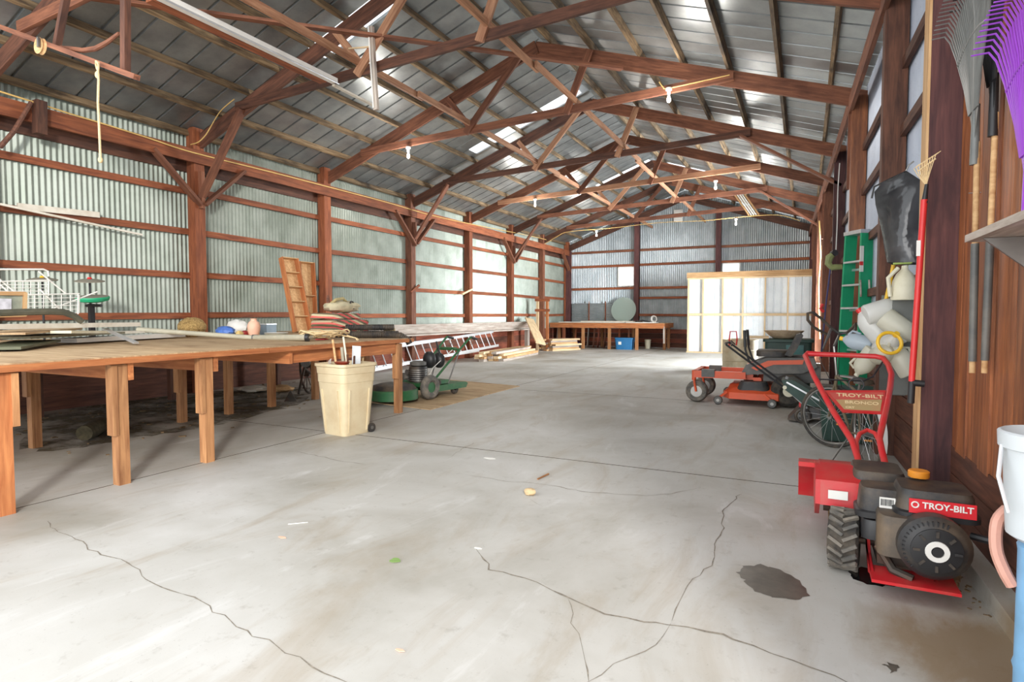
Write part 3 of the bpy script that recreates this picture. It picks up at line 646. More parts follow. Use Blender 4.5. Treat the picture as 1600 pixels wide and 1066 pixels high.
MB().poly([B(-20, 466, X), B(18, 467, X), B(18, 490, X), B(-20, 490, X)], .004, (-1, 0, 0)).build('print', plain('pastel_print', srgb(196, 196, 204), .8, 0, .25, 14), t, world=True, smooth=False)
X = -8.75; b0 = B(143, 500, X); b0.z = BT
def drumkit(cx, y1, y2, rim, label, knob, low=True):
    p = B(cx, y1, X); s_ = mpp(p); t = thing('drum_pad_stand', label, 'drum pad', (p.x, p.y, BT))
    MB().lathe([(.005, .018), (20 * s_ * .6, .01), (20 * s_, -.01), (20 * s_, -.018), (20 * s_ * .5, -.012)], p, (.12, -.1, 1), 24).build('cymbal_pad', DRUMG, t, world=True)
    MB().lathe([(.02, 0), (.03, .01), (.02, .028)], p + Vector((0, 0, .012)), n=12).build('wing_nut', knob, t, world=True)
    MB().tube([(p.x, p.y, BT), p], .014).build('stand_post', BLACK, t, world=True)
    if low:
        p2 = B(cx + 5, y2, X + .12); pd = MB().lathe([(.005, .03), (21 * s_, .025), (21 * s_, .02)], p2, (.1, -.12, 1), 24).build('drum_head', DRUMG, t, world=True)
        MB().lathe([(21.5 * s_, .022), (22.5 * s_, .005), (21 * s_, -.03), (14 * s_, -.05)], p2, (.1, -.12, 1), 24).build('drum_rim', rim, t, world=True)
        MB().tube([p2 + Vector((-.16, 0, -.1)), p2 + Vector((.1, .05, -.1))], .02).build('clamp', BLACK, t, world=True); MB().box((p.x + .02, p.y, (BT + p2.z) / 2 - .05), (.06, .06, p2.z - BT - .05)).build('stand_sleeve', BLACK, t, world=True)
DRUMG = plain('grey_rubber_pad', srgb(132, 126, 112), .7, 0, .1)
drumkit(140, 438, 466, GREENL, 'toy drum stand with red-topped cymbal pad and green rimmed drum', REDCLEAN)
X = -9.1; drumkit(66, 436, 460, YELLOW, 'toy cymbal pad with yellow top behind the wire rack', YELLOW, False)
# pile of boards, panes and trims
def slat(name, a, b, w_, h_, mat, label, cat, up=(0, 0, 1)): return tag(plank(name, a, b, w_, h_, mat, None, up), label, cat)
m = MB(); c = [B(-20, 490, -7.2), B(30, 488, -7.2), B(80, 487, -7.2), B(100, 488, -7.2), B(116, 494, -7.2), B(128, 503, -7.2)]
m.tube(c, .035, 8); m.solo('curved_trim', dirty('dark_olive_rubber', srgb(72, 72, 60), srgb(120, 112, 92), .6, 0, .5), 'dark curved rubber trim arching over the workbench pile', 'trim')
slat('primed_board', B(-20, 511, -6.9), B(212, 507, -7.6), .14, .05, WHITED, 'long cream painted board with brown edge on top of the pile', 'board')
slat('plywood_scrap', B(-10, 522, -6.9), B(90, 514, -7.9), .5, .02, W_TOP, 'dusty plywood scrap under the cream board', 'board')
slat('window_screen', B(0, 528, -7.2), B(160, 520, -8.3), .55, .025, plain('khaki_mesh', srgb(140, 134, 112), .8, 0, .2, 30), 'khaki window screen lying in the pile on the workbench', 'screen')
slat('cardboard_flap', B(95, 519, -7.0), B(160, 519, -7.5), .2, .03, CREAM, 'folded cream cardboard flap under the white lath', 'cardboard')
slat('white_blind', Vector((-7.6, 3.75, BT + .045)), Vector((-8.3, 5.55, BT + .045)), .32, .05, WHITE, 'white slatted panel lying flat on the workbench', 'panel')
slat('white_slat_board', Vector((-7.9, 3.7, BT + .1)), Vector((-8.5, 5.3, BT + .1)), .25, .03, WHITED, 'second white board stacked on the slatted panel', 'panel')
slat('aluminium_lath', B(163, 514, -7.5), B(213, 536, -6.6), .05, .02, ALU, 'flat aluminium lath sticking out over the workbench edge', 'lath')
slat('glass_frame', B(-10, 545, -6.6), B(60, 533, -7.5), .4, .025, plain('olive_frame', srgb(92, 96, 74), .5, 0, .3), 'dark olive storm window frame at the bottom of the pile', 'window frame')
t = thing('iron_scroll', 'black wrought iron scroll lying on the workbench', 'ironwork', onZ(112, 537, BT))
for cx, sg in ((103, 1), (121, -1)):
    c = onZ(cx, 535, BT) + Vector((0, 0, .02)); MB().tube([c + Vector((.0, sg * .0, .0)) + Vector((-.13 * (1 - k / 14) * math.sin(k * .55), .13 * (1 - k / 14) * math.cos(k * .55) * sg, .01)) for k in range(13)], .007, 6).build('scroll', BLACK, t, world=True)
MB().tube([onZ(30, 538, BT) + Vector((0, 0, .03)), onZ(110, 538, BT) + Vector((0, 0, .02))], .008, 6).build('bar', BLACK, t, world=True)
PIPE = plain('dusty_grey_pipe', srgb(176, 170, 150), .6, 0, .12)
t = thing('grey_pipe', 'long grey telescoping pipe lying diagonally across the workbench', 'pipe', Vector((-6.5, 5.9, BT)))
a, b, c = B(215, 515, -8.4), B(398, 528, -6.95), onZ(480, 534, BT) + Vector((0, 0, .052))
MB().tube([a, b], .035, 10).build('pipe_length', PIPE, t, world=True); MB().tube([b, c], .042, 10).build('pipe_length', PIPE, t, world=True); MB().tube([b + Vector((-.03, -.01, 0)), b + Vector((.03, .02, 0))], .048, 10).build('collar', DGREY, t, world=True)
MB().tube([c, onZ(512, 531, BT) + Vector((0, 0, .045))], .025, 10).build('pipe_tip', PIPE, t, world=True); MB().tube([c + Vector((-.02, -.01, 0)), c + Vector((.02, .01, 0))], .05, 10).build('collar', BLACK, t, world=True)
p = onZ(300, 524, BT) * 1; p = B(300, 508, -8.35)
HAY = N('woven_straw', .95); v = HAY.coords((1, 1, 1)); f = HAY.noise(v, 26, 5, .7, 1.5); HAY.bump(f, 1., .03); HAY = HAY.col(HAY.ramp(f, [(.3, srgb(104, 74, 36)), (.6, srgb(206, 170, 106)), (.8, srgb(240, 218, 170))]))
MB().blob((p.x, p.y, BT + .15), (.2, .2, .155), 18, 12, .04).solo('straw_ball', HAY, 'rounded tan straw mound on the workbench', 'straw ball')
p = onX(397, 527, -7.35); VASE = plain('pink_terracotta', srgb(236, 186, 160), .6, 0, .05)
MB().lathe([(.05, 0), (.058, .02), (.085, .1), (.092, .17), (.075, .225), (.044, .25), (.04, .27), (.05, .285), (.038, .285), (.034, .26)], (p.x, p.y, BT), n=20).solo('terracotta_vase', VASE, 'pink terracotta vase standing on the workbench', 'vase')
p = B(352, 515, -7.9); MB().blob((p.x, p.y, BT + .08), (.17, .12, .085), 12, 8, .12, seed=3).solo('blue_bag', plain('blue_film', srgb(82, 120, 196), .4, 0, .3, 9), 'crumpled blue plastic bag by the straw mound', 'bag')
p = B(370, 508, -8.3); MB().blob((p.x, p.y, BT + .14), (.2, .14, .12), 12, 8, .14, seed=4).solo('white_cloth', WHITE, 'crumpled white cloth behind the blue bag', 'cloth')
for i, (px, c_) in enumerate(((374, srgb(222, 190, 120)), (382, srgb(150, 40, 36)), (388, srgb(226, 168, 120)))):
    p = B(px, 518, -7.7); MB().blob((p.x, p.y, BT + .05), (.055, .06, .05), 10, 7, .12, seed=i).solo('small_toy', plain('toy_colour_' + 'abc'[i], c_, .5), ('tan', 'dark red', 'peach')[i] + ' lump of soft stuff beside the vase', 'toy')
p = B(419, 512, -8.0); t = thing('grey_tin', 'grey blue tin box behind the vase', 'tin', (p.x, p.y, BT)); MB().box((0, 0, .09), (.16, .2, .18)).build('tin_body', plain('grey_blue_tin', srgb(112, 126, 136), .4, .3), t, smooth=False); MB().box((0, 0, .185), (.17, .21, .02)).build('tin_lid', ALU, t, smooth=False)
p = B(432, 520, -7.4); t = thing('plate_stack', 'white plates stacked flat on the workbench', 'plate', (p.x, p.y, BT))
for k in range(3): MB().lathe([(.08, 0), (.15, .012), (.18, .022), (.178, .026), (.08, .008)], (0, 0, k * .018), n=24).build('plate', (WHITE, CREAM, WHITE)[k], t)
# two compartment trays leaning on the second post
def tray(x0, x1, y0, y1, lean, n, label, X):
    tl, tr, bl, br = B(x0, y0, X - .1), B(x1, y0, X - .1), B(x0 + lean, y1, X + .35), B(x1 + lean, y1, X + .35)
    bl.z = br.z = BT + .01
    t = thing('wooden_tray', label, 'tray', (bl + br) / 2); ax = (tl - bl).normalized(); sd = (br - bl).normalized(); nn = sd.cross(ax).normalized()
    if nn.x < 0: nn = -nn
    L = (tl - bl).length; Wd = (br - bl).length
    MB().poly([bl, br, br + ax * L, bl + ax * L], .01, -nn).build('back_panel', W_TAN, t, world=True, smooth=False)
    for o_ in (0, Wd): plank('side', bl + sd * o_ + nn * .05, bl + sd * o_ + ax * L + nn * .05, .02, .11, W_BENCH, t, up=nn)
    for k in range(n + 1): plank('divider', bl + ax * (L * k / n) + nn * .045, br + ax * (L * k / n) + nn * .045, .015, .09, W_TAN, t, up=nn)
tray(436, 460, 404, 524, 22, 5, 'narrow wooden tray with five compartments leaning on the wall', -8.9)
tray(464, 487, 411, 520, 4, 2, 'wider pale wooden tray leaning beside the compartment tray', -9.1)
# striped blankets
def stripes(name, cols, sc):
    q = N(name, .95); v = q.coords((1, 1, 1)); sx = q.n('ShaderNodeSeparateXYZ'); q.l(v, sx.inputs[0]); tc = q.n('ShaderNodeTexCoord'); sx2 = q.n('ShaderNodeSeparateXYZ'); q.l(tc.outputs['Object'], sx2.inputs[0])
    ad = q.n('ShaderNodeMath', operation='MULTIPLY_ADD'); ad.inputs[1].default_value = .35; q.l(sx2.outputs[1], ad.inputs[0]); q.l(sx2.outputs[2], ad.inputs[2])
    mm = q.n('ShaderNodeMath', operation='MULTIPLY'); mm.inputs[1].default_value = sc; q.l(ad.outputs[0], mm.inputs[0]); fr_ = q.n('ShaderNodeMath', operation='FRACT'); q.l(mm.outputs[0], fr_.inputs[0])
    f = q.noise(tc.outputs['Object'], 40, 3); q.bump(f, .4, .01); c = q.ramp(fr_.outputs[0], [(i / len(cols), c_) for i, c_ in enumerate(cols)]); q.t.nodes[-1]
    for n_ in q.t.nodes:
        if n_.type == 'VALTORGB': n_.color_ramp.interpolation = 'CONSTANT'
    return q.col(c)
BLK = stripes('red_olive_striped_wool', [srgb(208, 92, 88), srgb(104, 98, 72), srgb(216, 104, 96), srgb(196, 184, 150), srgb(108, 100, 78)], 6.5)
def cushion(c, d, n=18, sag=.02, seed=0, rz=0):
    rnd = random.Random(seed); m = MB(); rs = []
    for i, k in enumerate((-.5, -.42, -.15, .15, .42, .5)):
        s_ = .93 if i in (0, 5) else 1.; rs.append([(d[0] / 2 * s_ * (abs(math.cos(a)) ** .35) * math.copysign(1, math.cos(a)) + rnd.uniform(-sag, sag), d[1] / 2 * s_ * (abs(math.sin(a)) ** .35) * math.copysign(1, math.sin(a)) + rnd.uniform(-sag, sag), d[2] * k + rnd.uniform(-sag, sag) * .4) for a in [2 * math.pi * (j + .5) / n for j in range(n)]])
    return m.rings(rs, Matrix.Translation(c) @ Matrix.Rotation(rz, 4, 'Z'))
p = B(532, 522, -6.55); bx, by = p.x, p.y
cushion((bx, by, BT + .082), (.62, .8, .14), seed=1).solo('striped_blanket', BLK, 'folded red and olive striped blanket at the bottom of the pile', 'blanket')
cushion((bx - .02, by + .03, BT + .205), (.58, .82, .1), seed=2).solo('striped_blanket', BLK, 'middle folded striped blanket with a pink stripe', 'blanket')
cushion((bx - .05, by - .03, BT + .315), (.55, .66, .09), seed=3, rz=.1).solo('striped_blanket', BLK, 'topmost folded striped blanket under the canvas bag', 'blanket')
t = thing('canvas_bag', 'crumpled pale canvas bag with dark buckle on top of the blankets', 'bag', (bx - .06, by + .05, BT + .375))
MB().blob((0, .05, .09), (.22, .34, .1), 14, 9, .1, seed=5).build('bag_body', plain('khaki_canvas', srgb(190, 180, 150), .9, 0, .25, 8), t); MB().tube([(-.05, -.2, .1), (.1, -.18, .2), (.12, -.05, .22), (.05, .1, .17)], .025).build('handle', plain('tan_leather', srgb(176, 160, 112), .7), t)
MB().tube([(-.02, -.22, .12), (-.02, -.23, .27)], [.03, .018]).build('stopper', W_DARK, t); MB().torus((.16, .12, .12), .06, .012, (1, .2, .3), 14, 6).build('buckle', BLACK, t)
# black ribbed drain pipe folded on the corner
p = B(580, 520, -5.72); t = thing('drain_hose', 'black ribbed drain hose folded over the workbench corner', 'hose', (p.x, p.y, BT))
def ribbed(pts, r):
    P_ = [Vector(a) for a in pts]; S = []; R_ = []
    for a, b in zip(P_, P_[1:]):
        n = max(2, int((b - a).length / .012))
        for k in range(n): S.append(a.lerp(b, k / n)); R_.append(r if len(R_) % 2 else r * .84)
    return MB().tube(S, R_, 10)
ribbed([(-.5, -.35, .05), (-.2, -.1, .05), (.25, .3, .05)], .05).build('ribbed_length', BLACKD, t); ribbed([(-.42, -.22, .05), (-.1, .1, .06), (.2, .4, .05)], .05).build('ribbed_length', BLACKD, t)
ribbed([(-.4, -.1, .15), (-.1, .15, .15), (.12, .4, .15)], .05).build('ribbed_length', BLACKD, t)
ribbed([(-.1, -.3, .05), (.2, .0, .05), (.44, .12, .04), (.52, .18, -.02), (.55, .2, -.1)], .05).build('ribbed_length', BLACKD, t)
p = B(594, 518, -5.75); MB().blob((p.x + .0, p.y + .22, BT + .09), (.07, .12, .1), 10, 8, .08).solo('tan_sack', plain('tan_sack', srgb(206, 184, 140), .9), 'small tan sack beside the ribbed hose', 'sack')
# coil of cord hanging off the bench
p = B(508, 525, -5.75); t = thing('cord_coil', 'beige extension cord coiled on the workbench and hanging over its edge', 'cord', (p.x, p.y, BT))
for k in range(6):
    a = random.Random(k); MB().tube([(.02 * k - .05 + (.2 + .02 * k) * math.cos(u) * .8, -.05 + (.26 + .025 * k) * math.sin(u), .03 + .012 * k + .05 * math.sin(u * 2 + k) ** 2) for u in [2 * math.pi * i / 18 for i in range(18)]], .0095, 6, True).build('loop', ROPE, t)
MB().tube([(.2, .2, .06), (.36, .22, .02), (.5, .2, -.1), (.52, .14, -.25), (.55, .12, -.42)], .0095, 6).build('tail', ROPE, t); MB().tube([(.16, .15, .06), (.38, .17, .03), (.5, .16, -.1), (.5, .1, -.3), (.56, .06, -.5)], .0095, 6).build('tail', ROPE, t)
p = B(503, 528, -5.9); MB().box((p.x, p.y, BT + .035), (.12, .2, .07), Matrix.Rotation(.5, 4, 'Z')).solo('red_pouch', plain('red_pouch_cloth', srgb(206, 66, 70), .8), 'small red pouch inside the coiled cord', 'pouch', smooth=False)
# ================================================================ TRASH CAN
def canframe(): return thing('wheeled_trash_can', 'beige wheeled trash can full of tools by the workbench', 'trash can', onZ(542, 676), math.radians(-9))
t = canframe()
def sq(a, z, r=.07, n=4, bx=1.0):
    out = []
    for cx, cy, a0 in ((a - r, a - r, 0), (-a + r, a - r, 90), (-a + r, -a + r, 180), (a - r, -a + r, 270)):
        for i in range(n + 1):
            u = math.radians(a0 + 90 * i / n); out.append(((cx + r * math.cos(u)) * bx, cy + r * math.sin(u), z))
    return out
MB().rings([sq(.19, .0, .05), sq(.2, .03, .06), sq(.245, .62), sq(.25, .625), sq(.252, .72), sq(.258, .725), sq(.262, .8), sq(.275, .81), sq(.275, .84), sq(.25, .84), sq(.235, .5), sq(.2, .1)], None, (1, 1)).build('can_body', BEIGE, t)
for sx, sy in ((-.13, -1), (.13, -1)):
    MB().beam((sx, -.2, .04), (sx * 1.12, -.242, .54), .018, .02, (0, 1, 0)).build('rib', BEIGE, t)
    MB().beam((-.2, sx, .04), (-.242, sx * 1.12, .54), .018, .02, (1, 0, 0)).build('rib', BEIGE, t); MB().beam((.2, sx, .04), (.242, sx * 1.12, .54), .018, .02, (1, 0, 0)).build('rib', BEIGE, t)
for sy in (-1, 1):
    wv = MB().cyl((sy * .2, .2, .055), .055, .04, (1, 0, 0), 20).build('wheel', BLACKD, t); MB().cyl((sy * .2, .2, .055), .022, .046, (1, 0, 0), 12).build('hub', STEEL, wv)
MB().tube([(-.2, .25, .79), (-.18, .3, .8), (.18, .3, .8), (.2, .25, .79)], .014).build('handle', BEIGE, t)
def incan(x, y, z, x2, y2, z2, r, mat, nm, lab, cat):
    M_ = WM[t.name]; MB().tube([M_ @ Vector((x, y, z)), M_ @ Vector((x2, y2, z2))], r, 8).solo(nm, mat, lab, cat)
incan(.0, -.1, .52, -.06, -.14, 1.12, .014, W_TAN, 'tool_handle', 'worn wooden tool handle rising from the trash can', 'handle')
incan(-.08, .05, .52, -.1, .02, 1.02, .018, PIPE, 'grey_tube', 'grey tube standing in the trash can', 'tube')
incan(.05, .02, .52, .02, -.05, 1.15, .012, CREAM, 'pale_stake', 'pale stake standing in the trash can beside the handle', 'stake')
M_ = WM[t.name]
MB().poly([M_ @ Vector(q) for q in ((-.2, -.12, .72), (-.05, -.2, .74), (-.03, -.19, .9), (-.2, -.1, .86))], .004, (0, 1, 0)).solo('white_card', WHITE, 'white card poking over the trash can rim', 'card', smooth=False)
MB().poly([M_ @ Vector(q) for q in ((.0, .08, .7), (.2, .04, .7), (.22, .04, 1.04), (.02, .08, 1.04))], .004, (0, 1, 0)).solo('grey_sheet', WHITEMETAL, 'stiff grey sheet standing at the back of the trash can', 'sheet', smooth=False)
MB().rings([[M_ @ Vector((.08 + .1 * math.cos(a) * k, -.12 + .09 * math.sin(a) * k, .78 + .08 * k)) for a in [math.pi * 2 * i / 14 for i in range(14)]] for k in (.5, .9, 1)]).solo('red_scoop', plain('brick_red_plastic', srgb(176, 70, 48), .5), 'brick red plastic scoop in the trash can', 'scoop')
for k, (a, b) in enumerate((((.1, -.05, .75), (.2, -.14, .95)), ((.14, .0, .75), (.25, -.08, .93)))): incan(*a, *b, .012, W_DARK, 'branch_stub', ('dark twig', 'second dark twig')[k] + ' sticking out of the trash can', 'twig')
# ================================================================ MAT AND GREEN MOWER
P4 = [onZ(672, 641), onZ(812, 604), onZ(700, 594), onZ(566, 628)]
MB().poly(P4, .012).solo('plywood_mat', W_TOP, 'flat worn plywood sheet under the green mower', 'mat', smooth=False)
t = thing('walk_behind_mower', 'old green walk-behind mower parked on the plywood mat', 'mower', (-5.8, 8.1, .019), math.radians(-8))
def dk(z, s, dy=0.): return [(.38 * s * math.cos(a), -.52 + dy + .36 * s * math.sin(a) - (.06 if math.sin(a) < 0 else 0), z) for a in [2 * math.pi * k / 24 for k in range(24)]]
MB().rings([dk(.05, 1), dk(.2, 1), dk(.21, .97)]).build('deck_skirt', GREENP, t); MB().rings([dk(.21, .95), dk(.27, .8), dk(.3, .5)]).build('deck_cover', BLACKD, t)
for sx in (-1, 1):
    wv = MB().torus((sx * .3, -.02, .2), .14, .065, (1, 0, 0), 24, 10, 1.1).build('drive_wheel', TYRE, t); MB().cyl((sx * .3, -.02, .2), .1, .08, (1, 0, 0), 16).build('hub', GREENP, wv)
MB().box((0, .2, .24), (.42, .75, .06)).build('frame', GREENP, t, smooth=False)
MB().prism([(.15, .1), (.95, .1), (1.0, .17), (.95, .2), (.15, .2)], -.28, .28, 'yz').build('platform', GREENP, t, smooth=False)
for sx in (-1, 1): MB().torus((sx * .2, .72, .09), .055, .035, (1, 0, 0), 18, 8).build('rear_wheel', RUBBER, t)
MB().cyl((0, .02, .4), .15, .26, n=20).build('engine_block', BLACKD, t)
for k in range(6): MB().cyl((.0, .02, .3 + k * .035), .165, .012, n=20).build('cooling_fin', STEEL, t)
MB().lathe([(.1, .0), (.14, .02), (.14, .07), (.08, .09)], (0, .02, .53), n=20).build('flywheel_cover', DGREY, t)
MB().blob((.0, .3, .62), (.13, .1, .15), 14, 9).build('fuel_tank', BLACK, t); MB().blob((.02, .52, .6), (.12, .09, .14), 14, 9).build('air_filter', BLACK, t)
MB().cyl((-.2, .05, .42), .05, .18, (0, 1, 0)).build('muffler', STEEL, t); MB().cyl((.2, .12, .26), .06, .05, (1, 0, 0)).build('pulley', STEEL, t); MB().cyl((.2, .3, .24), .045, .05, (1, 0, 0)).build('pulley', DSTEEL, t)
for sx in (-1, 1):
    MB().tube([(sx * .2, .1, .22), (sx * .22, .45, .5), (sx * .27, 1.0, .93), (sx * .28, 1.08, .98), (sx * .28, 1.15, .98)], .02).build('handlebar', GREENP, t); MB().tube([(sx * .28, 1.1, .985), (sx * .28, 1.26, .95)], .024).build('grip', BLACK, t)
    MB().tube([(sx * .2, .55, .2), (sx * .25, .8, .76)], .013).build('stay', STEEL, t)
    MB().tube([(sx * .28, 1.18, .97), (sx * .25, 1.1, .88), (sx * .24, 1.2, .84)], .007).build('brake_lever', STEEL, t)
MB().tube([(-.25, .78, .78), (.25, .78, .78)], .022).build('cross_bar', GREENP, t); MB().box((0, .8, .8), (.3, .1, .03)).build('control_panel', GREENP, t, smooth=False)
MB().tube([(.1, .5, .6), (.05, .42, .93)], [.022, .015]).build('gear_lever', BLACK, t); MB().tube([(.12, .78, .78), (.1, .3, .5), (.15, .1, .35)], .006).build('cable', WHITE, t)
# ================================================================ UNDER THE BENCH
p = Vector((-7.95, 7.75, 0)); t = thing('iron_wheel_cultivator', 'old iron-wheeled cultivator under the workbench', 'cultivator', p, math.radians(30))
rim = MB().torus((0, 0, .36), .34, .022, (1, 0, .15), 28, 8).build('wheel_rim', DSTEEL, t)
for k in range(8): a = math.pi * k / 4; MB().tube([(0, 0, .36), (.0, .33 * math.cos(a), .36 + .33 * math.sin(a))], .008, 6).build('spoke', DSTEEL, rim)
MB().cyl((0, 0, .36), .05, .1, (1, 0, 0)).build('hub', DSTEEL, t); MB().tube([(.08, 0, .36), (.1, -.5, .5), (.12, -.9, .12)], .022).build('beam', DSTEEL, t); MB().tube([(-.08, 0, .36), (-.05, .5, .6), (0, .8, .8)], .02).build('handle', W_LEG, t)
MB().cyl((.12, -.32, .62), .11, .2, (0, 1, .2)).build('engine', DSTEEL, t); MB().cyl((.12, -.46, .6), .08, .1, (0, 1, .2)).build('engine_cowl', STEEL, t); MB().prism([(-.1, 0), (.1, 0), (.0, .18)], -.95, -.93, 'xz').build('shovel_tine', DSTEEL, t)
a, b = onZ(132, 690), onZ(166, 674)
MB().tube([a + Vector((0, 0, .09)), a.lerp(b, .5) + Vector((0, 0, .1)), b + Vector((0, 0, .09))], [.085, .095, .08], 10).solo('firewood_log', plain('mossy_bark', srgb(78, 72, 54), .95, 0, .4, 20, .6), 'short mossy log lying under the workbench', 'log')
for k, (x, y, w_, h_, nm, mt, lb) in enumerate(((440, 590, .25, .12, 'paper_sack', W_TAN, 'tan crumpled paper under the workbench by the iron wheel'), (395, 590, .3, .1, 'grey_rag', WHITED, 'dirty pale rag on the ground at the wall under the workbench'))):
    p = onZ(x, y + 22); MB().blob((p.x, p.y, h_ / 2), (w_, w_ * .7, h_ / 2), 10, 7, .18, seed=k + 20).solo(nm, mt, lb, 'rag' if k else 'paper')
rnd = random.Random(11); m = MB()
for k in range(420):
    x, y = rnd.uniform(-9.8, -5.9) if k < 330 else rnd.uniform(.72, .86), rnd.uniform(3.2, 9.5) if k < 330 else rnd.uniform(3.4, 4.8)
    if k < 330 and rnd.random() > (-x - 5.5) / 4: continue
    s_ = rnd.uniform(.008, .03) if k < 330 else rnd.uniform(.004, .011); m.box((x, y, s_ * .25), (s_ * rnd.uniform(1, 3), s_, s_ * .5), Matrix.Rotation(rnd.uniform(0, 3), 4, 'Z'))
o = m.build('dirt_litter', DIRT, floor, smooth=False); tag(o, kind='stuff')
for pts in ([(40, 650), (180, 628), (330, 612), (420, 604), (480, 606), (470, 630), (400, 650), (300, 672), (180, 690), (90, 705), (30, 700)],):
    rnd = random.Random(3); P_ = [onZ(*q) for q in pts]; out = []
    for a, b in zip(P_, P_[1:] + P_[:1]):
        for k in range(6): out.append(a.lerp(b, k / 6) + Vector((rnd.uniform(-.08, .08), rnd.uniform(-.08, .08), .001)))
    DP = N('packed_dirt', .95); v = DP.coords((1, 1, 1)); f = DP.noise(v, 3, 7, .7); c = DP.ramp(f, [(.3, srgb(70, 62, 46)), (.7, srgb(120, 108, 84))]); DP.col(c)
    g = DP.noise(v, 1.6, 6, .7); tp = DP.n('ShaderNodeBsdfTransparent'); mx = DP.n('ShaderNodeMixShader'); DP.l(DP.ramp(g, [(.4, (0, 0, 0)), (.62, (1, 1, 1))]), mx.inputs[0]); DP.l(tp.outputs[0], mx.inputs[1]); DP.l(DP.b.outputs[0], mx.inputs[2]); DP.l(mx.outputs[0], DP.t.nodes['Material Output'].inputs[0])
    mm = MB(); mm.add(out, [tuple(range(len(out)))]); tag(mm.build('dirt_patch', DP.m, floor), kind='stuff')
# ---------------------------------------------------------------- floor bits
p = onZ(828, 774); MB().blob((p.x, p.y, .028), (.05, .038, .028), 9, 7, .15, seed=2).solo('small_stone', plain('tan_stone', srgb(206, 180, 140), .9), 'tan stone lying alone on the concrete floor', 'stone')
p = onZ(617, 877); MB().poly([p + Vector((.03 * math.cos(a) * (1 + .3 * math.cos(3 * a)), .03 * math.sin(a), .004)) for a in [2 * math.pi * k / 12 for k in range(12)]], .003).solo('green_leaf', plain('leaf_green', srgb(120, 150, 84), .7), 'small green leaf on the concrete floor', 'leaf', smooth=False)
for (x, y, s_, mt, lb) in ((747, 858, .02, WHITE, 'white paint chip on the floor by a crack tip'), (765, 717, .05, WHITE, 'long white paper scrap beside the floor joint'), (441, 841, .025, VASE, 'pinkish chip on the floor in front of the workbench'), (625, 1018, .018, VASE, 'tiny reddish chip on the floor near the doorway')):
    p = onZ(x, y); MB().poly([p + Vector((s_ * math.cos(a) * 1.3, s_ * .6 * math.sin(a), .003)) for a in (0.2, 1.3, 2.6, 3.5, 4.9)], .003).solo('paper_chip', mt, lb, 'chip', smooth=False)
a, b = onZ(450, 820), onZ(481, 817); MB().tube([a + Vector((0, 0, .003)), b + Vector((0, 0, .003))], .0025, 5).solo('white_stick', WHITE, 'thin white stick on the floor in front of the workbench', 'stick')
a, b = onZ(840, 750), onZ(857, 742); MB().tube([a + Vector((0, 0, .006)), b + Vector((0, 0, .008))], .008, 5).solo('brown_twig', W_LEG, 'short brown twig on the floor past the joint', 'twig')
# ================================================================ LEFT WALL FAR: LADDER, PLANK, LUMBER
X = -9.35
t = thing('extension_ladder', 'aluminium extension ladder lying on its side along the left wall', 'ladder', onZ(700, 566))
lo0, lo1 = Vector((-9.3, 10.5, .05)), Vector((-8.9, 16.9, .42)); up0, up1 = Vector((-9.5, 10.5, .5)), Vector((-9.1, 16.9, .86))
for a, b in ((lo0, lo1), (up0, up1)): plank('rail', a, b, .03, .075, ALU, t)
for k in range(20):
    u = (k + .5) / 20; MB().tube([lo0.lerp(lo1, u), up0.lerp(up1, u)], .016, 8).build('rung', ALU, t, world=True)
lo2, lo3 = Vector((-9.42, 10.3, .09)), Vector((-9.0, 15.8, .3)); up2, up3 = Vector((-9.62, 10.3, .55)), Vector((-9.22, 15.8, .78))
for a, b in ((lo2, lo3), (up2, up3)): plank('rail', a, b, .03, .06, ALU, t)
tag(plank('shelf_plank', (-9.55, 9.6, 1.02), (-9.55, 21.2, 1.02), .05, .26, W_GREY), 'long weathered grey plank fixed along the left wall posts', 'plank')
tag(plank('shelf_board', (-9.45, 9.6, .86), (-9.45, 20.6, .86), .22, .04, W_GREY), 'narrow weathered ledge under the long grey plank', 'plank')
plank('ledge_block', (-9.55, 20.5, .0), (-9.55, 20.5, .84), .16, .14, W_GREY, wl)
rnd = random.Random(5); n = 0
LAB = ['weathered board in the low lumber pile beside the ladder']
def pile(c, L, rows, w_, h_, rz, mats, label, group, jit=.06):
    for r_ in range(len(rows)):
        for k in range(rows[r_]):
            off = (k - (rows[r_] - 1) / 2) * (w_ + .012); ca, sa = math.cos(rz), math.sin(rz); d = Vector((ca, sa, 0)); s_ = Vector((-sa, ca, 0)); sh = rnd.uniform(-jit, jit)
            pc = Vector(c) + s_ * off + d * sh + Vector((0, 0, h_ / 2 + r_ * (h_ + .004) + .001)); l2 = L * rnd.uniform(.9, 1.05)
            l2 = round(l2, 1); tag(plank('lumber_plank', pc - d * l2 / 2, pc + d * l2 / 2, w_, h_, mats[(k + r_) % len(mats)]), label, 'plank', group)
pile((-8.7, 17.3, 0), 3.4, (5, 5, 4, 3), .16, .07, math.radians(96), (W_GREY, W_TAN, W_PALE), 'weathered board in the low lumber pile beside the aluminium ladder', 'boards piled low by the ladder', .3)
pile((-8.75, 21.9, 0), 1.5, (4, 4, 4, 4, 4, 3, 3), .19, .062, math.radians(64), (W_PALE, W_TAN, W_GREY), 'sawn plank in the squarish stack before the far workbench', 'planks stacked before the far workbench', .12)
a, b = onZ(845, 537, .47), onX(827, 498, -9.5)
tag(plank('leaning_plank', a, b, .34, .045, W_PALE, None, (.6, -.75, .3)), 'wide pale plank leaning up from the plank stack', 'plank')
t = thing('timber_stand', 'tall narrow wooden stand standing beside the far workbench', 'frame', onZ(847, 549)); Yq = 21.2
for x in (840, 855): plank('upright', onY(x, 468, Yq), Vector((onY(x, 535, Yq).x, Yq, 0)), .09, .1, W_PALE if x == 840 else W_BENCH, t, up=(0, 1, 0))
